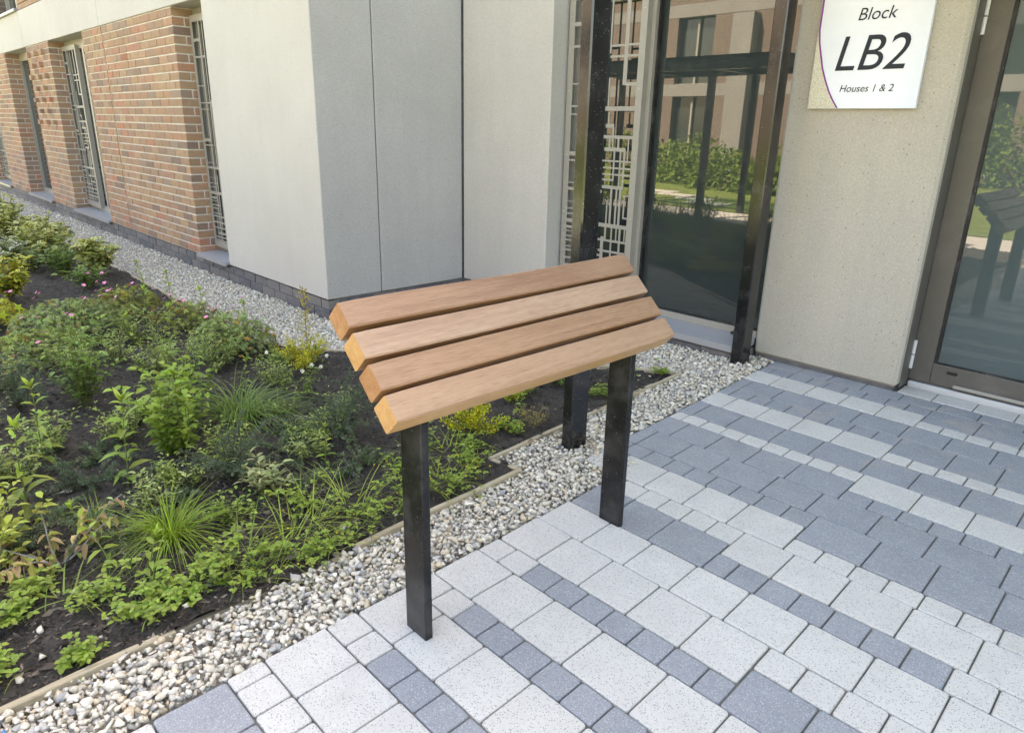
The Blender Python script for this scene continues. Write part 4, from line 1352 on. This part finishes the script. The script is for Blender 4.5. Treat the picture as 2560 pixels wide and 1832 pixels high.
def geranium(x, y, h, rad, seed, nl=170, flowers=8, c=(.21, .285, .11), autumn=.04, lr=.021, fc=(.70, .24, .45)):
    p = Plant(x, y, seed); r_ = p.r
    u = np.sqrt(r_.random(nl)); a = r_.uniform(0, 6.28, nl)
    hh = h * np.sqrt(np.clip(1 - (u * .92) ** 2, .03, 1)) * r_.uniform(.45, 1.05, nl)
    Q = p.o + np.stack([np.cos(a) * u * rad, np.sin(a) * u * rad, hh], 1)
    N = np.stack([np.cos(a) * u * .7, np.sin(a) * u * .7, np.ones(nl) * .8], 1) + r_.normal(0, .35, (nl, 3))
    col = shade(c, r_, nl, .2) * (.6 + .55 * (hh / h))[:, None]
    au = r_.random(nl) < autumn; col[au] = shade((.33, .20, .05), r_, au.sum(), .25)
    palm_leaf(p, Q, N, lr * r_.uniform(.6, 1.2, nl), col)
    for i in range(0, nl, 4):
        m = (p.o + Q[i]) / 2 + np.array((0, 0, .02))
        p.stem([p.o, m, Q[i]], .0013, .0009, (.16, .18, .06), k=3)
    for i in range(flowers):
        a = r_.uniform(0, 6.28); u = math.sqrt(r_.random())
        q = p.o + np.array((math.cos(a) * u * rad * 1.1, math.sin(a) * u * rad * 1.1, h * r_.uniform(.95, 1.35)))
        p.stem([p.o + (q - p.o) * .25, (p.o + q) / 2 + np.array((0, 0, .04)), q], .001, .0008, (.16, .19, .07), k=3)
        an = np.arange(5) * 1.2566 + r_.uniform(0, 1); nn = nrm(np.array((r_.normal(0, .4), r_.normal(0, .4) - .2, 1.0)))
        A = nrm(np.cross(nn, (1, .2, .1))); B = np.cross(nn, A)
        D = A[None] * np.cos(an)[:, None] + B[None] * np.sin(an)[:, None] + nn * .35
        p.leaves(np.tile(q, (5, 1)), D, .0165, .0125, shade(fc, r_, 5, .1), .1, .05, N=np.tile(nn, (5, 1)), part='flowers')
    return p


def rosemary(x, y, h, rad, seed, c=DG, stems=14, L=.019, W=.0052, per=95, sag=.18, tip=(.075, .11, .055)):
    p = Plant(x, y, seed); r_ = p.r
    for s_ in range(stems):
        a = r_.uniform(0, 6.28); o = r_.uniform(.3, 1.25)
        P = path(p.o, (math.cos(a) * o * rad / h, math.sin(a) * o * rad / h, 1), math.hypot(h, rad * o) * r_.uniform(.65, 1.1), 9, r_, .2, sag)
        P[:, 2] = np.maximum(P[:, 2], p.o[2] + .008)
        p.stem(P, .0024, .0008, (.10, .075, .045))
        t = np.sort(r_.uniform(.12, 1, per)); B, T = along(P, t); an = r_.uniform(0, 6.28, per)
        sd = nrm(np.cross(T, UP) + 1e-6); up2 = np.cross(sd, T)
        D = T * .7 + sd * np.cos(an)[:, None] + up2 * np.sin(an)[:, None]
        cc = shade(c, r_, per, .2) * (1 - t[:, None] ** 4) + np.array(tip)[None] * t[:, None] ** 4
        p.tiny(B, D, L * r_.uniform(.7, 1.25, per), W, cc)
        if r_.random() < .6:
            b0, t0 = along(P, np.array([r_.uniform(.3, .7)]))
            P2 = path(b0[0], t0[0] + r_.normal(0, .6, 3), h * .45, 5, r_, .15, .05)
            t = np.sort(r_.uniform(0, 1, per // 2)); B, T = along(P2, t); an = r_.uniform(0, 6.28, per // 2)
            sd = nrm(np.cross(T, UP) + 1e-6); up2 = np.cross(sd, T)
            p.tiny(B, T * .7 + sd * np.cos(an)[:, None] + up2 * np.sin(an)[:, None], L, W, shade(c, r_, per // 2, .2))
            p.stem(P2, .0014, .0007, (.10, .08, .05), k=3)
    return p


def grass(x, y, h, n, seed, c=(.10, .17, .03), spread=.03, W=.0038, bend=(.3, 1.5), out=(.1, .7)):
    p = Plant(x, y, seed); r_ = p.r
    a = r_.uniform(0, 6.28, n); u = r_.random(n) ** .5 * spread
    B = p.o + np.stack([np.cos(a) * u, np.sin(a) * u, np.zeros(n)], 1)
    a2 = a + r_.normal(0, .6, n); o = r_.uniform(out[0], out[1], n)
    D = np.stack([np.cos(a2) * o, np.sin(a2) * o, np.ones(n)], 1)
    p.blades(B, D, h * r_.uniform(.5, 1.15, n), np.full(n, W) * r_.uniform(.6, 1.2, n), shade(c, r_, n, .22), r_.uniform(bend[0], bend[1], n))
    return p


def clover(x, y, rad, seed, c=(.19, .28, .055), n=11, flowers=6, L=.0165, grassy=0):
    p = Plant(x, y, seed); r_ = p.r
    for s_ in range(n):
        a = r_.uniform(0, 6.28)
        P = path(p.o + np.array((0, 0, .01)), (math.cos(a), math.sin(a), .35), rad * r_.uniform(.5, 1.15), 6, r_, .25, .10)
        P[:, 2] = np.maximum(P[:, 2], p.o[2] + .012)
        p.stem(P, .0014, .0009, (.15, .19, .06), k=3)
        t = np.sort(r_.uniform(.1, 1, 9)); B, T = along(P, t)
        for b in B:
            q = b + np.array((r_.normal(0, .016), r_.normal(0, .016), abs(r_.normal(0, .022)) + .006))
            p.stem([b, q], .0008, .0007, (.15, .19, .06), k=3)
            a0 = r_.uniform(0, 6.28); an = a0 + np.arange(3) * 2.09; sc = r_.uniform(.6, 1.25)
            D = np.stack([np.cos(an), np.sin(an), np.full(3, r_.uniform(-.1, .4))], 1)
            p.leaves(np.tile(q, (3, 1)), D, L * sc, L * .78 * sc, shade(c, r_, 3, .16), .12, .2)
    for i in range(flowers):
        a = r_.uniform(0, 6.28); u = math.sqrt(r_.random()) * rad
        q = p.o + np.array((math.cos(a) * u, math.sin(a) * u, r_.uniform(.03, .075)))
        p.stem([q - np.array((r_.normal(0, .01), r_.normal(0, .01), .03)), q], .0008, .0008, (.15, .19, .06), k=3)
        D = nrm(r_.normal(size=(12, 3))); D[:, 2] = np.abs(D[:, 2])
        p.tiny(np.tile(q, (12, 1)), D, .0048, .0032, shade((.60, .50, .04), r_, 12, .1), part='flowers')
    if grassy:
        a = r_.uniform(0, 6.28, grassy); o = r_.uniform(.2, 1.4, grassy)
        B = p.o + np.stack([r_.normal(0, .04, grassy), r_.normal(0, .04, grassy), np.zeros(grassy)], 1)
        p.blades(B, np.stack([np.cos(a) * o, np.sin(a) * o, np.ones(grassy)], 1), rad * r_.uniform(.7, 1.6, grassy), np.full(grassy, .0034), shade((.15, .21, .05), r_, grassy, .2), r_.uniform(.2, .9, grassy))
    return p


def golden(x, y, h, rad, seed, c=YG, n=1500, L=.0095, W=.0065, sprig=0.0):
    p = Plant(x, y, seed); r_ = p.r
    for s_ in range(26):
        a = r_.uniform(0, 6.28); o = math.sqrt(r_.random())
        P = path(p.o, (math.cos(a) * o * rad, math.sin(a) * o * rad, h * math.sqrt(max(.08, 1 - o * o * .85))), math.hypot(h, rad) * r_.uniform(.65, .95), 6, r_, .18)
        p.stem(P, .0018, .0007, (.14, .10, .05), k=3)
        k = n // 26; t = r_.uniform(.15, 1, k) ** .7; B, T = along(P, t); B = B + r_.normal(0, .009, (k, 3))
        D = r_.normal(size=(k, 3)) + T * .8 + UP * .4
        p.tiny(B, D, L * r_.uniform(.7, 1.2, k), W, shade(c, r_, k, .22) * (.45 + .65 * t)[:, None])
    if sprig:
        P = path(p.o, (.02, .02, 1), sprig, 10, r_, .05)
        p.stem(P, .0028, .001, (.15, .11, .05))
        for i in range(26):
            b, T = along(P, np.array([.25 + .73 * i / 26])); a = i * 2.4
            ln = .11 * (1.05 - .8 * i / 26)
            P2 = path(b[0], (math.cos(a), math.sin(a), .75), ln, 4, r_, .12)
            p.stem(P2, .001, .0006, (.16, .13, .05), k=3)
            k = 24; t = r_.uniform(.05, 1, k); B, T2 = along(P2, t)
            p.tiny(B, r_.normal(size=(k, 3)) + T2 * .6, L * .95, W * .85, shade((.36, .33, .07), r_, k, .2))
    return p


def dry(x, y, h, rad, seed):
    p = Plant(x, y, seed); r_ = p.r
    for s_ in range(8):
        a = r_.uniform(1.6, 5.2); o = r_.uniform(.5, 1.2)
        P = path(p.o, (math.cos(a) * o * rad, math.sin(a) * o * rad, h * r_.uniform(.4, 1)), math.hypot(h, rad) * r_.uniform(.6, 1), 6, r_, .2, .08)
        p.stem(P, .0042, .0016, (.24, .235, .20))
        k = 15; t = r_.uniform(.25, 1, k); B, T = along(P, t); D = r_.normal(size=(k, 3)) - UP * .3
        br = r_.random(k) < .6
        cc = np.where(br[:, None], shade((.36, .26, .16), r_, k, .25), shade((.24, .25, .07), r_, k, .2))
        p.leaves(B, D, .045 * r_.uniform(.5, 1.2, k), .024 * r_.uniform(.5, 1.1, k), cc, .45, .5)
    return p


def pompon(x, y, h, seed):
    p = willow(x, y, h, seed, (.11, .165, .045), (.15, .1), .055, .02); r_ = p.r
    for i in range(7):
        a = r_.uniform(0, 6.28); P = path(p.o, (math.cos(a) * .6, math.sin(a) * .6, 1), h * r_.uniform(.7, 1.25), 6, r_, .15)
        p.stem(P, .0016, .0009, (.15, .18, .07), k=3)
        t = r_.uniform(.2, .9, 8); B, T = along(P, t)
        p.leaves(B, r_.normal(size=(8, 3)) + UP * .3, .035, .011, shade((.12, .18, .05), r_, 8), .2, .3)
        if i < 5:
            D = nrm(r_.normal(size=(60, 3))); p.tiny(P[-1] + D * .002, D, .0105, .003, shade((.72, .72, .66), r_, 60, .06), part='seed_heads')
    return p


# name, label, category, group, builder
sd = [1000]
def put(pl, name, label, cat='plant', group=None):
    return pl.build(name, label, cat, group)
def S():
    sd[0] += 1; return sd[0]

VGp = 'variegated shrubs along the gravel strip'
for x, y, h, rd, lb in ((-9.73, 1.45, .48, .50, 'yellow variegated shrub behind the cream-edged shrub'), (-8.05, 1.45, .44, .46, 'large yellow variegated shrub in front of the long window sill'),
                        (-7.25, 1.66, .34, .32, 'yellow variegated shrub leaning over the edging behind the pink cranesbills'), (-8.9, 1.60, .42, .42, 'yellow variegated shrub touching the gravel strip')):
    put(variegated(x, y, h, rd, S()), 'variegated_shrub', lb, 'shrub', VGp)
for x, y, h, rd in ((-10.6, 1.25, .45, .42), (-11.6, 1.6, .45, .45), (-12.8, 1.5, .45, .5), (-14.2, 1.6, .5, .5)):
    put(variegated(x, y, h, rd, S()), 'variegated_shrub', 'yellow variegated shrub far along the bed beside the gravel strip', 'shrub', VGp)
put(variegated(-6.60, .88, .36, .30, S(), (.80, .62, .10), (.13, .17, .04), .075, .034), 'variegated_shrub', 'bright yellow variegated shrub standing alone above bare soil beside pink cranesbill', 'shrub', VGp)
put(variegated(-8.0, 1.02, .38, .36, S(), (.74, .74, .56), (.16, .21, .12)), 'variegated_shrub', 'shrub with cream-edged grey-green leaves among yellow variegated shrubs', 'shrub', VGp)

put(geranium(-5.25, .98, .26, .36, S(), 1300, 16), 'cranesbill', 'widest pink-flowered cranesbill mound beside the bright yellow shrub', 'flower', 'pink cranesbills')
put(geranium(-5.62, 1.42, .24, .28, S(), 700, 6, (.20, .24, .06), .14), 'cranesbill', 'cranesbill mound with yellowing and brown leaves, few pink flowers', 'flower', 'pink cranesbills')
put(geranium(-4.22, 1.64, .27, .27, S(), 900, 9), 'cranesbill', 'pink-flowered cranesbill mound spilling over the edging onto the pale gravel', 'flower', 'pink cranesbills')
put(geranium(-4.95, 1.62, .22, .24, S(), 460, 4, (.20, .25, .06), .10), 'cranesbill', 'small yellow-green cranesbill mound beside the timber edging', 'flower', 'pink cranesbills')
put(geranium(-5.95, .66, .20, .22, S(), 160, 1, (.30, .33, .04), .1, .040), 'lobed_plant', 'yellow-green plant with large lobed leaves over bare soil', 'plant')
put(geranium(-4.75, .70, .20, .30, S(), 600, 5, (.18, .24, .07)), 'cranesbill', 'low straggling cranesbill with scattered pink flowers over bare soil', 'flower', 'pink cranesbills')

WG = 'upright willowherbs in the bed'
def wil(x, y, h, ln, lb, L=.085, W=.027, c=LG): put(willow(x, y, h, S(), c, ln, L, W), 'willowherb', lb, 'plant', WG)
wil(-3.32, .44, .36, (0, .05), 'upright willowherb with spreading leaves beside the dark twiggy shrub')
wil(-2.90, .64, .38, (.05, .05), 'tallest upright willowherb rising from the dark creeping shrub', .095, .030)
wil(-2.90, .30, .36, (.1, 0), 'upright willowherb beside the pale narrow-leaved weeds')
wil(-2.14, .49, .20, (.1, .1), 'short willowherb at the edge of the clover-like weeds', .05, .019)
wil(-2.30, .42, .24, (-.5, -.2), 'leaning willowherb with drooping leaves on bare soil near the grass tuft', .055, .020)
wil(-2.52, 1.32, .19, (.1, .1), 'thin pale willowherb among the dark trailing shrubs', .04, .012)
for x, y, h in ((-5.30, 1.48, .26), (-5.65, 1.76, .30), (-5.0, 1.78, .26), (-4.62, 1.40, .28), (-4.45, 1.82, .26), (-4.85, 1.25, .22), (-6.1, 1.72, .3), (-3.55, 1.42, .2)):
    wil(x, y, h, (0, 0), 'small willowherb growing between the cranesbills and the timber edging', .062, .020)

BGp = 'bushy green weeds'
def bus(lb, *a, **k): put(bushy(*a, **k), 'leafy_weed', lb, 'plant', BGp)
bus('tall dense bushy green weed standing over bare soil', -3.86, .72, .44, .20, S(), (.12, .19, .05), 17, .048, .022, 1.4)
bus('broad-leaved bright green bushy weed beside the arching grass clump', -3.03, .90, .44, .22, S(), (.16, .245, .045), 16, .056, .028, 1.35)
bus('bushy green weed behind the broad-leaved bright green weed', -3.30, 1.02, .40, .20, S(), (.14, .21, .055), 12, .046, .022, 1.2)
bus('feathery fine-leaved light green weed beside the cranesbills', -3.89, 1.21, .34, .26, S(), (.18, .25, .07), 24, .026, .006, 2.4)
bus('yellow-green bushy weed beside the withered plant', -2.62, .14, .26, .20, S(), (.25, .29, .06), 14, .045, .02, 1.1)
bus('pale narrow-leaved weed around the willowherbs', -3.15, .16, .26, .28, S(), (.19, .23, .085), 18, .034, .012, 1.5)
bus('pale sprawling weed beside the dark creeping shrub', -2.95, .02, .22, .26, S(), (.20, .24, .09), 15, .032, .012, 1.4)
bus('grey-green narrow-leaved weed in front of the dark shrub', -2.45, 1.02, .16, .14, S(), (.24, .28, .15), 9, .05, .013)
bus('lance-leaved green plant between variegated shrubs and cranesbill', -7.4, 1.42, .30, .24, S(), (.12, .19, .06), 14, .08, .024)
bus('grey-green lance-leaved plant behind the bright yellow shrub', -7.75, 1.22, .28, .26, S(), (.16, .22, .10), 14, .08, .024)
bus('green lance-leaved plant beside the variegated shrub leaning over edging', -6.7, 1.45, .22, .26, S(), (.12, .19, .055), 12, .07, .022)
bus('low straggling green weed in front of the widest cranesbill', -4.35, .45, .20, .28, S(), (.16, .21, .07), 14, .03, .012, 1.3)
bus('low straggling green weed around the dark twiggy shrub', -3.75, .25, .20, .28, S(), (.14, .19, .07), 13, .028, .011, 1.3)
bus('low green weed below the tall dense bushy weed', -3.55, .86, .12, .16, S(), (.13, .20, .05), 8, .03, .014, 1.0)
bus('low green weed at the foot of the arching grass', -3.12, 1.45, .13, .18, S(), (.15, .22, .06), 9, .028, .011, 1.1)

bus('pale green weed over bare soil beside the dark twiggy shrub', -4.35, .80, .26, .26, S(), (.20, .26, .09), 16, .032, .013, 1.4)
bus('light green narrow-leaved weed between the two tall bushy weeds', -3.45, .48, .22, .22, S(), (.18, .25, .08), 14, .034, .012, 1.3)
bus('light green weed in front of the yellowing cranesbill', -4.95, 1.30, .22, .24, S(), (.19, .25, .08), 14, .034, .013, 1.3)
bus('sprawling light green weed beside the feathery weed', -4.20, 1.15, .22, .24, S(), (.19, .26, .08), 14, .032, .012, 1.4)
bus('pale weed with thin leaves beside the fresh grass tuft', -2.62, .66, .14, .16, S(), (.22, .28, .12), 9, .034, .010, 1.1)
bus('small pale weed among the trailing dark stems', -2.60, 1.30, .13, .18, S(), (.22, .28, .11), 10, .030, .009, 1.2)
bus('pale fine weed beside the weed with white seed heads', -2.95, 1.62, .16, .22, S(), (.20, .27, .09), 13, .026, .008, 1.4)
bus('small green weed between the grey-green weed and the grass tuft', -2.36, .86, .12, .14, S(), (.19, .27, .07), 8, .028, .012, 1.0)
bus('yellowish weed beside the flowerless clover-like weeds', -2.46, .10, .16, .16, S(), (.26, .30, .08), 10, .034, .014, 1.0)

for x, y, h, rd in ((-3.6, 1.62, .18, .22), (-3.35, .78, .20, .20), (-2.80, 1.02, .18, .20), (-4.55, 1.05, .22, .26), (-5.0, .45, .20, .26), (-4.0, 1.45, .22, .24), (-3.25, .32, .18, .22), (-2.72, .80, .14, .18), (-2.78, 1.40, .14, .22)):
    bus('fine light green weed filling the gaps between the larger weeds', x, y, h, rd, S(), (.20, .27, .085), 15, .026, .008, 1.6)
DGp = 'dark fine-leaved shrubs'
def ros(lb, *a, **k): put(rosemary(*a, **k), 'fine_leaved_shrub', lb, 'shrub', DGp)
D1 = (.085, .13, .090); D2 = (.125, .175, .105)
ros('dark twiggy shrub beside the tall dense bushy weed', -4.00, .46, .30, .24, S(), D1, 18)
ros('dark creeping shrub at the foot of the tallest willowherb', -3.00, .54, .12, .30, S(), D1, 18)
ros('upright dark fine-leaved shrub beside the grey-green weed', -2.65, .97, .26, .17, S(), D1, 18)
ros('dark fine-leaved shrub behind the front bench leg', -2.69, 1.50, .30, .26, S(), D1, 24)
ros('thin upright dark sprig in the widest cranesbill', -5.15, 1.02, .34, .07, S(), D1, 6)
ros('silvery trailing stem beside the broad-leaved weed', -2.85, .80, .09, .26, S(), (.12, .16, .12), 10)
for x, y, h, rd in ((-2.75, 1.22, .09, .34), (-2.50, 1.20, .10, .30), (-2.52, .72, .10, .24), (-2.48, .50, .08, .22), (-2.72, .36, .09, .24), (-2.40, 1.42, .10, .24), (-2.95, 1.42, .12, .26), (-3.25, .62, .10, .22), (-2.62, .22, .08, .20)):
    ros('low trailing fine-leaved shrub stems spread over the soil', x, y, h, rd, S(), D2, 13, sag=.3)
put(rosemary(-2.40, 1.37, .035, .09, S(), (.17, .24, .21), 14, .008, .003, 60, .35, (.2, .27, .23)), 'silver_mat', 'small flat mat of silvery blue-green foliage on bare soil', 'plant')

put(grass(-2.33, .62, .30, 260, S(), (.16, .25, .03), .035, .0036, (.4, 1.6), (.05, .9)), 'grass_tuft', 'fresh green spiky grass tuft on bare soil near the gravel', 'grass')
put(grass(-3.25, 1.26, .40, 260, S(), (.13, .21, .06), .09, .0055, (.5, 1.7), (.1, .9)), 'grass_clump', 'large arching grass clump beside the broad-leaved weed', 'grass')
put(grass(-2.66, .46, .12, 70, S(), (.18, .27, .04), .03, .003), 'grass_tuft', 'tiny grass tuft between willowherbs and withered plant', 'grass')
put(grass(-3.0, 1.30, .25, 60, S(), (.19, .26, .07), .15, .004, (.2, 1.2), (.3, 1.6)), 'grass_weed', 'loose thin grass blades around the trailing dark stems', 'grass')
for x, y, h, n_ in ((-2.16, 1.02, .26, 40), (-2.05, .92, .24, 36), (-2.14, 1.22, .26, 30), (-2.02, 1.55, .24, 32), (-2.1, .78, .2, 30), (-2.22, 1.75, .2, 24)):
    put(grass(x, y, h, n_, S(), (.23, .30, .07), .07, .0042, (.1, .8), (.5, 2.2)), 'grass_weed', 'loose yellow-green grass blades leaning among the yellow-flowered medick', 'grass', 'loose grass among the medick')
put(grass(-2.20, .27, .22, 9, S(), (.20, .28, .07), .03, .0055, (.2, .6), (1.5, 3.0)), 'grass_weed', 'few long grass blades lying across bare soil near pale gravel', 'grass')

CG = 'trailing medick weeds by the timber edging'
for x, y, rd, fl in ((-1.93, .72, .17, 4), (-1.96, .90, .18, 5), (-1.93, 1.04, .15, 5), (-2.04, 1.22, .18, 7), (-2.0, 1.38, .16, 6), (-1.99, 1.60, .15, 8), (-2.03, 1.74, .13, 6), (-2.16, 1.5, .15, 4), (-2.24, 1.08, .16, 4), (-2.18, 1.84, .13, 3)):
    put(clover(x, y, rd, S(), n=9, flowers=fl + 2, L=.0155 if y < 1.1 else .0135, grassy=10), 'medick_weed', 'trailing yellow-flowered medick weed with clover-like leaves beside the timber edging', 'plant', CG)
for x, y, rd in ((-1.97, .56, .16), (-2.05, .66, .15), (-2.13, .36, .12), (-1.97, .42, .08), (-2.31, .22, .11), (-2.19, .13, .07), (-1.90, .24, .05), (-1.99, .06, .07), (-2.02, .48, .10)):
    put(clover(x, y, rd, S(), n=7, flowers=0, L=.019, grassy=3), 'clover_weed', 'bright green clover-like weed without flowers on the soil near the gravel', 'plant', 'flowerless clover-like weeds')
for x, y, rd in ((-2.2, 2.1, .1), (-2.38, 1.72, .1), (-2.16, 2.75, .08), (-2.25, 3.02, .09)):
    put(clover(x, y, rd, S(), n=8, flowers=1, L=.0155), 'clover_weed', 'small clover-like weed on soil along the edging behind the bench', 'plant', 'small weeds behind the bench')
put(clover(-2.17, 3.28, .05, S(), n=5, flowers=3), 'medick_weed', 'single tiny yellow-flowered weed at the pointed tip of the bed', 'plant')
put(clover(-3.90, 1.76, .12, S(), (.18, .26, .07), 10, 0, .02), 'seedling', 'low pale green seedling on bare soil beside golden shrub', 'plant')

put(golden(-3.68, 1.86, .18, .18, S(), (.40, .40, .05), 3400, .011, .0075, .52), 'golden_shrub', 'golden shrub with one tall upright sprig beside the pale gravel', 'shrub', 'golden small-leaved shrubs')
put(golden(-2.33, 1.98, .18, .12, S(), (.36, .38, .03), 2200, .012, .0085), 'golden_shrub', 'round golden-green small shrub under the bench', 'shrub', 'golden small-leaved shrubs')
put(golden(-2.50, 2.42, .15, .12, S(), (.27, .33, .04), 1700, .012, .0085), 'golden_shrub', 'yellow-green small shrub beside dark green shrub behind the bench', 'shrub', 'golden small-leaved shrubs')
put(golden(-2.48, 2.72, .17, .17, S(), (.10, .17, .05), 2000, .013, .009), 'green_shrub', 'low dark green leafy shrub beside the rear edging board', 'shrub')
put(golden(-2.85, 2.40, .15, .17, S(), (.09, .16, .05), 1700, .015, .011), 'green_shrub', 'dark green shrub partly hidden by the bench slats', 'shrub')
put(willow(-2.32, 2.30, .13, S(), (.16, .26, .05), (0, 0), .038, .017), 'leafy_seedling', 'small upright seedling beside the golden shrub under the bench', 'plant')
put(willow(-2.20, 2.62, .10, S(), (.17, .27, .05), (0, 0), .03, .014), 'leafy_seedling', 'tiny upright seedling beside the long edging board behind bench', 'plant')
put(bushy(-2.18, 2.22, .12, .15, S(), (.30, .24, .10), 12, .016, .004, 1.3), 'dry_weed', 'straggling dry reddish weed lying along the edging', 'plant')

put(pompon(-3.30, 1.64, .30, S()), 'white_flowered_weed', 'weed with round white seed heads in front of golden shrub', 'plant')
put(dry(-2.42, .30, .20, .22, S()), 'withered_plant', 'withered plant with curled brown leaves and grey stems', 'plant')
put(rosemary(-4.22, 3.52, .20, .07, S(), (.10, .15, .05), 5, .016, .006, 40, .02), 'wall_sprig', 'thin green sprig growing against the grey concrete corner', 'plant')

# plants of the same bed that stand left of the picture and show in the window glass
for x, y, h, rd in ((-5.4, -.6, .5, .4), (-6.2, -.2, .55, .4), (-7.0, -.9, .6, .5), (-4.6, -1.0, .45, .35), (-5.8, -1.6, .5, .4), (-7.9, -1.5, .6, .5), (-3.9, -.5, .4, .35)):
    put(rosemary(x, y, h, rd, S(), (.08, .13, .05), 20, .030, .009, 80, .05), 'tall_shrub', 'tall loose dark green shrub reflected in the entrance window', 'shrub', 'tall shrubs reflected in the glass')

for x, y, h in ((-4.7, -.3, .55), (-5.2, .0, .6), (-5.9, -.9, .65), (-6.5, -1.2, .65), (-4.9, -1.6, .6), (-6.9, -.2, .6)):
    put(grass(x, y, h, 240, S(), (.15, .21, .08), .14, .007, (.1, .9), (.05, .5)), 'tall_grass', 'tall upright grass clump reflected in the entrance window', 'grass', 'tall grasses reflected in the glass')

# ------------------------------------------------------------------ across the lawn: what the glass reflects
ob = thing('opposite_building', (-8, -17, 0), 'brick building with pale bands across the lawn, reflected in the glass', 'building')
wl_ = MB()
YO = -17.0
xs = [-34, -27.2, -25.6, -22.2, -20.6, -17.2, -15.6, -12.2, -10.6, -7.2, -5.6, -2.2, -.6, 3, 14]
MB().box(-34, 14, YO - 6, YO - .3, 0, 7.5).build('wall_core', M['window_glass'], ob)
m = MB()
for a, b in zip(xs[::2], xs[1::2]): m.box(a, b, YO - .3, YO, -.1, 2.6).box(a, b, YO - .3, YO, 3.05, 5.4)
m.build('brick_wall', M['far_brick'], ob)
for z0, z1 in ((2.6, 3.05), (5.4, 5.85)): MB().box(-34, 14, YO - .32, YO + .01, z0 + .002, z1 - .002).build('concrete_band', M['dark_concrete'], ob)
MB().box(-34, 14, YO - .32, YO + .0, 5.852, 7.6).build('brick_wall', M['far_brick'], ob)
for x in (-14.6, -24.8): MB().box(x, x + .8, YO + .02, YO + .5, -.1, 5.3).build('pilaster', M['dark_concrete'], ob)
for a, b in zip(xs[1::2], xs[2::2]):
    for z0, z1 in ((.3, 2.58), (3.07, 5.38)):
        MB().box((a + b) / 2 - .04, (a + b) / 2 + .04, YO - .28, YO - .18, z0, z1).box(a, b, YO - .28, YO - .18, z0 - .3, z0).build('window_frame', M['frame_light'], ob)
hr = np.random.default_rng(21)
for x, y, h, rd in ((-8.2, -8.2, .8, .9), (-9.6, -8.6, .9, 1.0), (-11.2, -9.4, .8, 1.0), (-12.8, -10.6, 1.0, 1.1), (-13.5, -13.5, 1.2, 1.3), (-10.5, -14.8, 1.2, 1.2), (-7.5, -15.2, 1.3, 1.2), (-16, -12.5, 1.3, 1.4), (-4.5, -15.5, 2.2, 1.5), (-6.3, -15.8, 2.4, 1.4)):
    p = Plant(x, y, S()); p.o[2] = -.02
    k = 900; u = nrm(hr.normal(size=(k, 3))); u[:, 2] = np.abs(u[:, 2])
    Q = p.o + u * np.array((rd, rd, h)) * hr.uniform(.6, 1.05, (k, 1))
    p.leaves(Q, u + hr.normal(0, .6, (k, 3)), .16, .09, shade((.10, .16, .035), hr, k, .3), .2, .3)
    p.stem([p.o, p.o + np.array((0, 0, h * .7))], .03, .01, (.1, .08, .05))
    put(p, 'lawn_shrub', 'rounded green shrub beside the sunlit lawn, reflected in the glass', 'shrub', 'shrubs across the lawn')
c2 = thing('garden_shelter', (-6.5, -2.45, 0), 'black steel shelter with glass roof reflected in the entrance window', 'shelter')
for x in (-6.55, -9.4):
    for y in (-2.48, -3.85):
        MB().bbox(x, x + .1, y, y + .1, -.05, 2.28, .005).build('post', M['post_black'], c2)
for y in (-2.48, -3.85): MB().bbox(-9.45, -5.2, y, y + .1, 2.285, 2.42, .004).build('beam', M['post_black'], c2)
for x in (-9.3, -8.0, -6.6, -5.3): MB().bbox(x, x + .07, -3.74, -2.49, 2.30, 2.40, .003).build('rafter', M['post_black'], c2)
for x in (-9.45, -8.05, -6.65): MB().box(x, x + 1.37, -4.1, -2.2, 2.46, 2.472).build('roof_pane', M['roof_glass'], c2)
for x, y in ((-8.2, -5.0), (-8.9, -5.6), (-9.7, -6.1), (-10.5, -6.6)):
    o = MB().bbox(x, x + .9, y, y + .45, -.03, -.008, .005).build('stepping_slab', M['concrete_smooth'])
    tag(o, 'pale stepping slab set in the lawn, reflected in the glass', 'slab', 'stepping slabs in the lawn')
